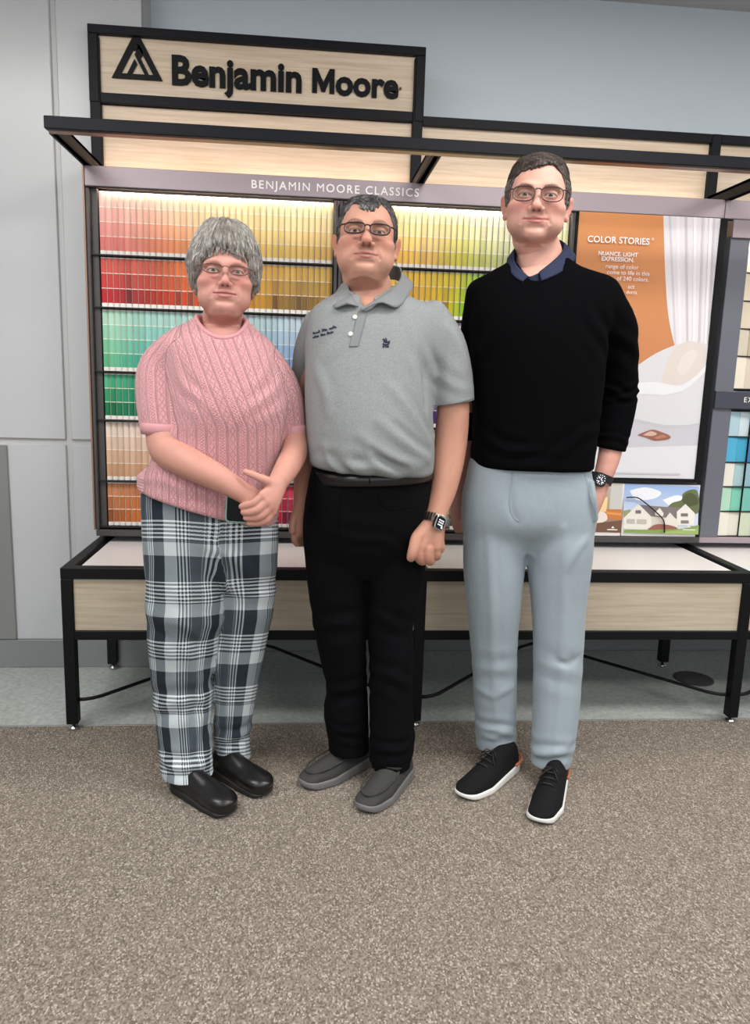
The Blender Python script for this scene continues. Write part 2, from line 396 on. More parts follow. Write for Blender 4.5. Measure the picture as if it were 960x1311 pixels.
emb = [p if (p[1][0]-p[0][0])*(p[2][2]-p[0][2])-(p[1][2]-p[0][2])*(p[2][0]-p[0][0]) > 0 else p[::-1] for p in emb]
kid('triangle_emblem', extr(emb, YS-0.0075, YS), 'signblack', sg)['label'] = 'black triangle emblem with mountain peaks'
# warm strip that washes the boards, lying on top of the racks, and the strip under the fascia
def led(x0, x1, y, z, power, rot, sz, label, col=(1, 0.78, 0.62)):
    l = tag(ob('led_strip', MB().bbox(x0, x1, y-0.006, y+0.006, z-0.003, z+0.003, 0.001), 'led'), label, 'light strip')
    area('led_strip_light', ((x0+x1)/2, y, z+(0.006 if sz > 0 else -0.006)), (x1-x0, 0.012), power, col, rot)
led(0.02, 1.14, YF+0.062, 1.905, 0.85, (PI-math.radians(12), 0, 0), 1, 'warm light strip behind the fascia over the left rack', (1, 0.62, 0.45))
led(1.22, 2.32, YF+0.062, 1.905, 0.45, (PI-math.radians(12), 0, 0), 1, 'warm light strip behind the fascia over the right rack', (1, 0.72, 0.55))

# ------------------------------------------------------------------ rack fascia with lettering
fa = thing('rack_fascia', 'mauve grey metal fascia strip with white lettering across the racks', 'fascia', (1.2, YF, 1.852))
fb = MB().bbox(-0.0125, 2.352, YF-0.030, YF-0.012, 1.852, 1.920, 0.002).bbox(-0.0125, 2.352, YF-0.012, YF+0.05, 1.910, 1.920, 0.001)
kid('fascia_plate', fb, 'mauve', fa)
kid('fascia_plate', MB().bbox(2.355, 3*W, YF-0.030, YF-0.012, 1.852, 1.920, 0.002).bbox(2.355, 3*W, YF-0.012, YF+0.05, 1.910, 1.920, 0.001), 'mauve', fa)
kid('painted_shadow_line', MB().bbox(-0.0125, 3*W, YF-0.031, YF-0.010, 1.8475, 1.8515, 0.001), 'shelf_shadow_black', fa)  # dark strip standing in for the shadow line below the fascia
A = at(322, 243, YF-0.0305); B = at(536, 255, YF-0.0305)
text_letters('BENJAMIN MOORE CLASSICS', (A[0], YF-0.0303, 1.8725), 'letterwhite', fa, B[0]-A[0], 1.22, 0.0004)
# ------------------------------------------------------------------ chip racks with their colour strips
def hexmix(a, b, t): return tuple(a[i]+(b[i]-a[i])*t for i in range(3))
def grad(stops, t):
    for (p0, c0), (p1, c1) in zip(stops, stops[1:]):
        if t <= p1: return hexmix(c0, c1, max(0, (t-p0)/(p1-p0+1e-9)))
    return stops[-1][1]
def colour_name(c):
    import colorsys
    h, l, s = colorsys.rgb_to_hls(*[x/255 for x in c]); h *= 360
    if s < 0.16: base = 'beige' if l > 0.6 else 'taupe'
    elif h < 12 or h >= 345: base = 'pink' if l > 0.62 else 'red'
    elif h < 24: base = 'peach' if l > 0.66 else ('orange' if l > 0.42 else 'rust')
    elif h < 36: base = 'apricot' if l > 0.7 else ('orange' if l > 0.45 else 'brown')
    elif h < 52: base = 'cream yellow' if l > 0.75 else ('golden' if l > 0.42 else 'ochre')
    elif h < 68: base = 'yellow' if l > 0.5 else 'olive'
    elif h < 110: base = 'lime'
    elif h < 150: base = 'green'
    elif h < 185: base = 'aqua' if l > 0.5 else 'teal'
    elif h < 255: base = 'blue'
    elif h < 300: base = 'violet'
    else: base = 'crimson'
    return base
SHELF = [1.852, 1.626, 1.442, 1.211, 1.032, 0.802, 0.626]
ORD = ['top', 'second', 'third', 'fourth', 'fifth', 'bottom']
def strip_mesh(cols, h, w, bulge):
    """curved card: white foot, then swatches separated by thin white lines"""
    nsw = len(cols); foot = 0.014; top = 0.004; gap = 0.0022
    sw = (h-foot-top-gap*(nsw-1))/nsw
    rows = [(0, (238, 233, 228)), (foot, None)]
    zs = [0.0, foot]; cs = [(238, 233, 228)]
    for i in range(nsw):
        z = zs[-1]+sw; zs.append(z); cs.append(cols[nsw-1-i])
        if i < nsw-1: zs.append(z+gap); cs.append((246, 238, 226))
    zs.append(h); cs.append((238, 233, 226))
    na = 6; v = []; f = []; fc = []
    for z in zs:
        for k in range(na+1):
            u = k/na*2-1; v.append((u*w/2, -bulge*(1-u*u)+0.0015*u, z))
    for i in range(len(zs)-1):
        for k in range(na):
            a = i*(na+1)+k; f.append((a, a+1, a+na+2, a+na+1)); fc.append(hexmix(cs[i], (252, 240, 220), .62) if k == na-1 else cs[i])  # last column paler: bent edge's reflection and clear divider put into the colour
    n0 = len(v)                      # thickness
    v += [(p[0], p[1]+0.0012, p[2]) for p in v]
    nf = len(f)
    for q in f[:nf]: f.append(tuple(n0+i for i in q[::-1])); fc.append((225, 220, 214))
    me = bpy.data.meshes.new('colour_strip'); me.from_pydata(v, [], f)
    ca = me.color_attributes.new('Col', 'FLOAT_COLOR', 'CORNER'); data = []
    for c, p in zip(fc, me.polygons): data += list((*lin(c), 1.0))*p.loop_total
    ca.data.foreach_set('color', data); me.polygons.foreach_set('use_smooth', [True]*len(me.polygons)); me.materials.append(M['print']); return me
def rack(x0, x1, label, which, rowcols, seen, n):
    t = thing('chip_rack', label, 'rack', ((x0+x1)/2, YF, 0.61))
    for a, b in ((x0, x0+0.012), (x1-0.012, x1)): kid('side_panel', MB().bbox(a, b, YF-0.028, YF+0.085, 0.612, 1.847, 0.002), 'rackdark', t)
    kid('back_panel', MB().box(x0+0.012, x1-0.012, YF+0.05, YF+0.06, 0.62, 1.908), 'rackdark', t)
    kid('bottom_rail', MB().bbox(x0, x1, YF-0.03, YF+0.085, 0.588, 0.612, 0.002), 'rackdark', t)
    if which == 'left': kid('edge_strip', MB().bbox(x0-0.007, x0-0.001, YF-0.034, YF+0.085, 0.612, 1.93, 0.001), 'copper_and_warm_lit', t)
    kid('margin_panel', MB().bbox(x0+0.0125, x0+0.036, YF-0.006, YF+0.03, 0.62, 1.85, 0.001), 'rackdark', t)
    for i in range(1, 7):
        z = SHELF[i]
        sh = kid('shelf', MB().bbox(x0+0.012, x1-0.012, YF-0.020, YF+0.05, z-0.0075, z-0.002, 0.001), 'shelf_shadow_black', t)
    xs0, xs1 = x0+0.040, x1-0.016; pitch = (xs1-xs0)/n
    rs = random.Random(3 if which == 'left' else 5)
    hid = []
    for r in range(6):
        h = SHELF[r]-SHELF[r+1]-0.0095; nsw = 4 if r % 2 == 0 else 3
        for k in range(n):
            u = (k+0.5)/n; top, bot = grad(rowcols[r][0], u), grad(rowcols[r][1], u)
            j = rs.uniform(-1, 1); dk = rs.random()
            if r % 2 == 1 and dk < 0.18: bot = hexmix(bot, (70, 40, 40) if r == 1 else (20, 40, 50), 0.45)
            if r == 0: top = hexmix(top, (255, 246, 226), .30); bot = hexmix(bot, (255, 236, 200), .12)  # top row paler: wash of the light strip painted into the swatches
            cols = []
            for i in range(nsw):
                c = hexmix(top, bot, (i/(nsw-1))**1.15); cols.append(tuple(min(255, max(0, x+j*9)) for x in c))
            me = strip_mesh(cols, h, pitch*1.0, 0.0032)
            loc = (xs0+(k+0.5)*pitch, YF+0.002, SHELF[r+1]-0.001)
            if seen(r, u):
                nm = colour_name(cols[nsw//2])
                side = f'{k+1}{"th" if 10 <= (k+1) % 100 <= 20 else {1: "st", 2: "nd", 3: "rd"}.get((k+1) % 10, "th")}'
                o = ob('color_strip', me, None); o.location = loc; o.rotation_euler = (0, 0, math.radians(8+rs.uniform(-3, 3)))
                tag(o, f'{nm} paint color strip, {side} from the left in {ORD[r]} row of {which} rack', 'color strip', 'paint color strips in the racks')
            else: hid.append((me, loc))
    if hid:
        mb = bpy.data.meshes.new('color_strips'); V = []; F = []; C = []
        for me, loc in hid:
            n0 = len(V); V += [(p.co[0]+loc[0], p.co[1]+loc[1], p.co[2]+loc[2]) for p in me.vertices]
            F += [tuple(n0+i for i in p.vertices) for p in me.polygons]
            C += [x for d in me.color_attributes['Col'].data for x in d.color]
        mb.from_pydata(V, [], F); ca = mb.color_attributes.new('Col', 'FLOAT_COLOR', 'CORNER'); ca.data.foreach_set('color', C)
        tag(ob('color_strips', mb, 'print'), f'rows of paint color strips in the {which} rack hidden behind the people', 'color strips', kind='stuff')
    return t
ROWS_L = [
 ([(0, (244, 176, 170)), (.3, (246, 192, 160)), (.55, (247, 220, 150)), (1, (246, 226, 160))], [(0, (222, 104, 104)), (.15, (228, 122, 110)), (.3, (236, 128, 78)), (.5, (240, 176, 98)), (.75, (228, 190, 92)), (1, (232, 178, 90))]),
 ([(0, (216, 84, 74)), (.2, (205, 92, 76)), (.35, (236, 126, 66)), (.6, (232, 172, 74)), (1, (222, 182, 96))], [(0, (190, 26, 38)), (.15, (150, 34, 36)), (.35, (214, 70, 30)), (.5, (160, 78, 34)), (.7, (190, 136, 32)), (.85, (120, 92, 48)), (1, (176, 130, 44))]),
 ([(0, (172, 216, 190)), (.2, (160, 208, 198)), (.6, (178, 212, 216)), (1, (190, 208, 232))], [(0, (96, 184, 132)), (.2, (66, 172, 156)), (.55, (88, 178, 192)), (.8, (118, 158, 210)), (1, (128, 150, 206))]),
 ([(0, (70, 170, 122)), (.3, (30, 142, 126)), (.6, (50, 120, 170)), (1, (70, 120, 190))], [(0, (16, 104, 60)), (.12, (14, 120, 84)), (.2, (8, 60, 56)), (.6, (20, 70, 130)), (1, (30, 60, 150))]),
 ([(0, (222, 204, 188)), (.5, (232, 200, 190)), (1, (240, 190, 196))], [(0, (196, 150, 112)), (.2, (206, 156, 122)), (.6, (220, 140, 130)), (1, (236, 120, 140))]),
 ([(0, (206, 140, 98)), (.15, (190, 112, 74)), (.4, (214, 120, 90)), (.8, (226, 70, 100)), (1, (228, 66, 108))], [(0, (150, 84, 50)), (.15, (206, 112, 44)), (.5, (190, 70, 50)), (.8, (208, 26, 66)), (1, (214, 30, 80))])]
ROWS_M = [
 ([(0, (250, 222, 150)), (.3, (248, 230, 150)), (.6, (240, 232, 190)), (.8, (232, 228, 200)), (1, (238, 234, 190))], [(0, (240, 178, 70)), (.25, (246, 188, 56)), (.36, (232, 180, 88)), (.5, (214, 206, 60)), (.6, (190, 196, 90)), (.75, (176, 186, 142)), (.88, (196, 190, 156)), (1, (206, 212, 90))]),
 ([(0, (240, 200, 70)), (.3, (246, 196, 70)), (.5, (224, 206, 60)), (.6, (150, 204, 80)), (1, (150, 196, 110))], [(0, (206, 150, 30)), (.3, (190, 130, 40)), (.45, (226, 190, 20)), (.55, (110, 186, 40)), (1, (60, 130, 60))]),
 ([(0, (200, 190, 220)), (1, (220, 210, 214))], [(0, (120, 110, 190)), (1, (150, 130, 150))]),
 ([(0, (110, 100, 170)), (1, (140, 110, 140))], [(0, (60, 40, 120)), (1, (80, 40, 80))]),
 ([(0, (226, 214, 196)), (1, (224, 216, 200))], [(0, (180, 160, 130)), (1, (170, 160, 140))]),
 ([(0, (206, 190, 150)), (1, (214, 200, 164))], [(0, (130, 110, 80)), (1, (150, 130, 90))])]
seenL = lambda r, u: (r <= 2) or (r == 3 and (u < .27 or u > .78)) or (r == 4 and (u < .24 or u > .76)) or (r == 5 and (u < .24 or u > .7))
seenM = lambda r, u: r == 0 or (r == 1 and u < .78) or (r == 4 and .42 < u < .62) or (r == 5 and .36 < u < .62)
rack(-0.012, 0.884, 'chip rack of six shelves running from reds through golds and greens, behind the pink sweater', 'left', ROWS_L, seenL, 38)
rack(0.888, 1.776, 'chip rack of yellow and lime strips between the two men', 'middle', ROWS_M, seenM, 37)
# strips of light under the fascia, facing down across the chips
led(0.03, 0.87, YF-0.004, 1.860, 1.6, (0, 0, 0), -1, 'light strip under the fascia of the left rack', (1, 0.86, 0.74))
led(0.91, 1.75, YF-0.004, 1.860, 1.6, (0, 0, 0), -1, 'light strip under the fascia of the middle rack', (1, 0.9, 0.78))

# ------------------------------------------------------------------ poster
def flat(polys, Y, name, parent, step=0.0003, zmax=9.0, xmin=-9.0):
    """flat print: filled outlines measured on the print's own plane, each layer a hair in front of the last"""
    v = []; f = []; cl = []
    for k, (c, pts) in enumerate(polys):
        P = [at(x, y, Y) for x, y in pts]; yy = Y-step*k
        n = len(v); v += [(max(p[0], xmin), yy, min(p[2], zmax)) for p in P]; f.append(tuple(range(n, n+len(P)))); cl.append(c)
    me = bpy.data.meshes.new(name); me.from_pydata(v, [], f)
    ca = me.color_attributes.new('Col', 'FLOAT_COLOR', 'CORNER'); d = []
    for c, p in zip(cl, me.polygons):
        if isinstance(c[0], tuple):           # printed gradient top->bottom of the artwork
            zz = [v[i][2] for i in p.vertices]; lo, hi = min(zz), max(zz)
            for i in p.vertices: d += [*lin(hexmix(c[1], c[0], (v[i][2]-lo)/(hi-lo+1e-9))), 1]
        else: d += [*lin(c), 1]*p.loop_total
    ca.data.foreach_set('color', d)
    for p in me.polygons:
        pass
    o = kid(name, me, 'print', parent)
    # make every face look at the viewer's side of the print
    import bmesh
    bm = bmesh.new(); bm.from_mesh(me); bm.normal_update()
    for fc in bm.faces:
        if fc.normal.y > 0: fc.normal_flip()
    bm.to_mesh(me); bm.free(); return o
YPO = YF-0.034
po = thing('poster', 'tall backlit style poster with orange wall, white curtain and white sofa in black frame', 'poster', (2.08, YF, 0.83))
px0, px1 = at(739, 280, YPO)[0]+.004, at(922, 284, YPO)[0]
pz0, pz1 = 0.852, 1.850
kid('backing', MB().bbox(px0, px1, YPO+0.004, YPO+0.02, pz0, pz1, 0.001), 'white', po)
for (a, b, c, d) in ((px0-0.006, px0, pz0-0.012, pz1), (px1, px1+0.026, pz0-0.012, pz1), (px0, px1, pz0-0.014, pz0)):
    kid('frame_bar', MB().bbox(a, b, YPO-0.010, YPO+0.03, c, d, 0.002), 'black', po)
def curve(pts, n=8):
    """smooth outline through points"""
    P = np.array(pts, float); out = []
    for i in range(len(P)-1):
        p0, p1, p2, p3 = P[max(i-1, 0)], P[i], P[i+1], P[min(i+2, len(P)-1)]
        for k in range(n):
            t = k/n; out.append(tuple(0.5*((2*p1)+(-p0+p2)*t+(2*p0-5*p1+4*p2-p3)*t*t+(-p0+3*p1-3*p2+p3)*t**3)))
    out.append(tuple(P[-1])); return out
sL, sR, sT, sB = 738, 922, 274, 613
pol = []
pol.append((((212, 140, 84), (188, 126, 92)), [proj((px0, YPO, pz1)), proj((px1, YPO, pz1)), proj((px1, YPO, pz0)), proj((px0, YPO, pz0))]))      # orange wall
cur = curve([(849, 270), (851, 340), (855, 400), (863, 440), (872, 460)])
pol.append(((226, 220, 224), cur+[(905, 470), (923, 274)]))
for k, (xa, xb, w, c) in enumerate(((856, 864, 3, (206, 200, 206)), (866, 869, 4, (236, 231, 234)), (877, 879, 3, (200, 193, 200)), (888, 886, 4, (238, 233, 236)), (899, 893, 3, (204, 198, 204)), (908, 900, 4, (235, 230, 233)), (914, 904, 2.5, (205, 199, 205)))):
    pol.append((c, [(xa, 271.5+0.06*(xa-849)), (xa+w, 271.5+0.06*(xa+w-849)), (xb+w*0.8, 462), (xb, 462)]))
pol.append(((198, 196, 204), [(725, 508), (903, 508), (896, 614), (725, 610)]))                            # floor
pol.append(((218, 217, 222), [(725, 575), (899, 570), (896, 614), (725, 610)]))
so = curve([(725, 508), (790, 482), (815, 468), (840, 452), (870, 440), (895, 438), (906, 442)])+curve([(905, 470), (903, 520), (900, 541), (880, 545), (850, 545), (815, 538), (780, 524), (725, 515)])
pol.append(((214, 212, 216), so))
pol.append(((196, 194, 199), curve([(812, 539), (850, 547), (880, 547), (899, 543)])+[(899, 540.5), (880, 544), (850, 544), (812, 536)]))
pol.append(((216, 205, 198), curve([(846, 490), (852, 468), (862, 447), (880, 437), (898, 441), (903, 450), (899, 470), (884, 485), (866, 492), (846, 490)])))
pol.append(((222, 213, 207), curve([(866, 474), (872, 458), (884, 448), (892, 452), (886, 466), (874, 480), (866, 474)])))
pol.append(((228, 227, 230), curve([(816, 490), (838, 489), (860, 493), (871, 493), (884, 486), (903, 468)])+[(902, 476), (884, 493), (872, 501), (850, 506), (816, 504)]))
pol.append(((150, 96, 84), curve([(815, 557), (824, 553), (835, 550), (846, 553), (857, 558), (855, 562), (838, 564), (826, 560), (815, 557)])))
pol.append(((208, 176, 160), curve([(822, 557), (832, 552), (840, 555), (834, 558), (822, 557)])))
pol.append(((176, 126, 108), [(836, 560), (848, 556), (854, 559), (840, 562)]))
pol.append(((196, 194, 204), [(775, 604), (870, 606), (870, 608), (775, 606)]))
flat(pol, YPO, 'poster_print', po, zmax=pz1, xmin=px0)
def ptxt(s, px, py, align, width_px, off=0.0):
    A = at(px, py, YPO); k = ppm(A)
    text_on(s, 0.03, (A[0], YPO-0.008, A[2]), 'letterwhite', po, extrude=0.0002, offset=off, align=align, fit=width_px/k)['kind'] = 'stuff'
A = at(751, 310, YPO); text_letters('COLOR STORIES', (A[0], YPO-0.008, A[2]), 'letterwhite', po, 82/ppm(A), 1.0, 0.0006); ptxt('®', 833, 308, 'LEFT', 3)
ptxt('NUANCE. LIGHT', 765, 327, 'LEFT', 52, 0.0007); ptxt('EXPRESSION.', 769, 334, 'LEFT', 43, 0.0007)
for s, xr, y, w in (('range of color', 816, 345.5, 43), ('come to life in this', 830, 353.5, 56), ('of 240 colors.', 829, 361, 42), ('act', 811, 370, 9), ('ducts.', 815, 377, 15), ('T', 812, 407, 4)):
    ptxt(s, xr, y, 'RIGHT', w)

# ------------------------------------------------------------------ brochures in front of the bottom rail, wire holder
YB = YF-0.030
wh = tag(ob('brochure_ledge', MB().bbox(1.79, 2.38, YB-0.012, YF+0.085, 0.588, 0.612, 0.002), 'rackdark'), 'dark metal ledge carrying the brochures under the poster', 'ledge')
kid('ledge_back', MB().box(1.79, 2.38, YF+0.02, YF+0.03, 0.612, 0.83), 'slate', wh)
wire = [at(x, y, YB-0.012) for x, y in curve([(802, 637), (815, 637), (825, 643), (838, 654), (848, 664), (850.5, 672), (850.5, 682)], 4)]
kid('wire_guard', MB().tube(wire, 0.0026, 6), 'black', wh, True)
br = tag(ob('brochure', MB().bbox(at(798, 650, YB)[0], at(895, 650, YB)[0]-0.004, YB+0.0006, YB+0.012, 0.613, 0.826, 0.001), 'white'), 'brochure with a white farmhouse, trees and blue sky on its cover', 'brochure')
Yb = YB
hp = [(((150, 178, 222), (222, 226, 236)), [(798, 619), (895, 623), (893, 684), (798, 681)]),
      ((232, 234, 240), curve([(806, 628), (826, 624), (846, 630), (838, 638), (815, 640), (806, 628)])),
      ((240, 240, 243), curve([(848, 640), (868, 634), (880, 642), (860, 648), (848, 640)])),
      ((104, 112, 78), curve([(852, 652), (860, 644), (872, 640), (874, 632), (884, 627), (893, 630), (894, 655), (880, 658), (852, 652)])),
      ((82, 88, 60), curve([(872, 640), (880, 631), (890, 634), (893, 645), (880, 648), (872, 640)])),
      ((148, 152, 110), [(798, 654), (806, 652), (812, 660), (798, 664)]),
      ((126, 118, 118), [(816, 646), (838, 648), (872, 650), (880, 660), (868, 664), (832, 662)]),
      ((226, 221, 212), [(798, 663), (817, 645), (833, 661), (834, 679), (798, 677)]),
      ((206, 200, 190), [(833, 661), (868, 664), (868, 680), (834, 679)]),
      ((230, 226, 218), [(866, 655), (877, 645), (889, 657), (888, 673), (866, 672)]),
      ((224, 218, 208), [(848, 668), (857, 656), (868, 668), (866, 676), (848, 675)]),
      ((228, 222, 214), [(838, 656), (844, 650), (849, 657), (848, 661), (838, 660)]),
      ((120, 116, 114), [(871, 657), (880, 657), (880, 661), (871, 661)]), ((130, 124, 120), [(871, 666), (881, 666), (881, 670), (871, 670)]),
      ((110, 108, 108), [(813, 653), (820, 653), (820, 657), (813, 657)]),
      ((188, 182, 172), [(802, 664), (812, 664.5), (812, 670), (802, 669.5)]), ((188, 182, 172), [(815, 664.6), (827, 665), (827, 670.5), (815, 670)]),
      ((150, 96, 84), curve([(830, 676), (840, 671), (856, 672), (866, 676), (856, 681), (830, 680), (830, 676)])),
      ((130, 156, 84), [(798, 678), (834, 678), (870, 677), (894, 672), (893, 684), (798, 681.5)]),
      ((158, 178, 104), [(850, 680), (892, 676), (893, 684), (850, 683)]),
      ((236, 236, 232), [(878, 675), (880.5, 672), (883, 675)]), ((236, 236, 232), [(873, 677), (889, 677.6), (889, 678.6), (873, 678)])]
flat(hp, Yb, 'cover_print', br)
Yb2 = YB-0.004
b2 = tag(ob('brochure', MB().bbox(at(757, 650, Yb2)[0], at(797, 650, Yb2)[0], Yb2+0.0006, Yb2+0.009, 0.613, 0.826, 0.001), 'white'), 'brochure with a brown wooden interior on its cover, by the black watch', 'brochure')
ip = [(((190, 176, 158), (150, 122, 100)), [(757, 618), (797, 619), (795, 682), (757, 681)]), ((196, 196, 192), [(782, 621), (797, 621), (796, 652), (780, 652)]),
      ((236, 206, 150), [(764, 640), (778, 636), (776, 655), (760, 657)]), ((196, 122, 66), [(776, 652), (796, 652), (796, 666), (775, 664)]), ((222, 150, 86), [(776, 655), (796, 657), (796, 660), (776, 658)]),
      ((226, 214, 204), curve([(758, 660), (766, 655), (775, 657), (776, 666), (758, 672), (758, 660)])), ((112, 82, 66), [(760, 670), (796, 666), (795, 682), (758, 681)]),
      ((238, 236, 232), [(777, 677.2), (790, 677.6), (790, 678.8), (777, 678.4)]), ((238, 236, 232), [(782, 676), (784, 673.4), (786.4, 676)])]
flat(ip, Yb2, 'cover_print', b2)

# ------------------------------------------------------------------ large chip rack at the right edge
rx0, rx1 = 2.388, 3.30
rr = thing('large_chip_rack', 'slate grey rack of large color cards at the right edge', 'rack', (2.84, YF, 0.6))
kid('side_panel', MB().bbox(rx0, rx0+0.078, YF-0.030, YF+0.085, 0.612, 1.79, 0.002), 'slate', rr)
kid('side_panel', MB().bbox(rx1-0.078, rx1, YF-0.030, YF+0.085, 0.612, 1.79, 0.002), 'slate', rr)
kid('back_panel', MB().box(rx0+0.078, rx1-0.078, YF+0.03, YF+0.04, 0.612, 1.79), 'rackdark', rr)
kid('top_fascia', MB().bbox(rx0-0.002, rx1, YF-0.044, YF-0.0305, 1.782, 1.848, 0.002), 'mauve', rr)
kid('middle_fascia', MB().bbox(rx0-0.002, rx1, YF-0.044, YF-0.0305, 1.136, 1.205, 0.002), 'slate_dark', rr)
kid('bottom_rail', MB().bbox(rx0, rx1, YF-0.03, YF+0.085, 0.588, 0.612, 0.002), 'mauve', rr)
A = at(953.5, 505, YF-0.045)
text_on('EXPRESSIONS', 0.03, (A[0], YF-0.0445, 1.163), 'letterwhite', rr, extrude=0.0002, spacing=1.2, fit=0.20)['kind'] = 'stuff'
OC = ['first', 'second', 'third', 'fourth', 'fifth', 'sixth']
def cards(zs, cols, tagrow):
    n = 16; xa, xb = rx0+0.082, rx1-0.082; p = (xb-xa)/n; rs = random.Random(11)
    for r in range(len(zs)-1):
        h = zs[r]-zs[r+1]-0.004
        for k in range(n):
            if k > 5: continue
            c = cols[r][k] if k < len(cols[r]) else tuple(max(20, x-8*(k-len(cols[r])+1)) for x in cols[r][-1])
            x = xa+k*p; y = YF-0.012+0.006*(k % 2)
            o = tag(ob('color_card', MB().bbox(-p*0.49, p*0.49, 0, 0.0016, 0, h, 0.0005), mat('card_ink', c, 0.45)), f'{colour_name(c)} large color card, {OC[k]} column, {OC[r]} row of the {tagrow} bay of slate rack', 'color card', 'large color cards')
            o.location = (x+p/2, y, zs[r+1]); o.rotation_euler = (0, 0, math.radians(rs.uniform(3, 10)))
        kid('card_shelf', MB().bbox(xa, xb, YF-0.016, YF+0.03, zs[r+1]-0.005, zs[r+1]-0.001, 0.0005), 'shelf_shadow_black', rr)
zU = [1.770, 1.662, 1.556, 1.450, 1.344, 1.216]
cards(zU, [[(234, 222, 200), (226, 214, 190)], [(222, 208, 184), (212, 196, 168)], [(214, 200, 178), (196, 180, 152)], [(206, 196, 176), (186, 170, 146)], [(232, 222, 204), (214, 200, 180), (172, 158, 136)]], 'upper')
zL = [1.128, 1.026, 0.922, 0.822, 0.720, 0.616]
cards(zL, [[(170, 198, 210), (196, 212, 218), (158, 192, 220)], [(78, 166, 202), (66, 158, 192), (48, 112, 168)], [(222, 218, 208), (160, 190, 194), (136, 172, 182)], [(170, 208, 184), (120, 192, 170), (112, 176, 164)], [(224, 220, 206), (216, 212, 196), (192, 200, 176)]], 'lower')
led(2.48, 3.2, YF-0.022, 1.776, 2.4, (0, 0, 0), -1, 'light strip over the large color cards', (1, 0.92, 0.84))
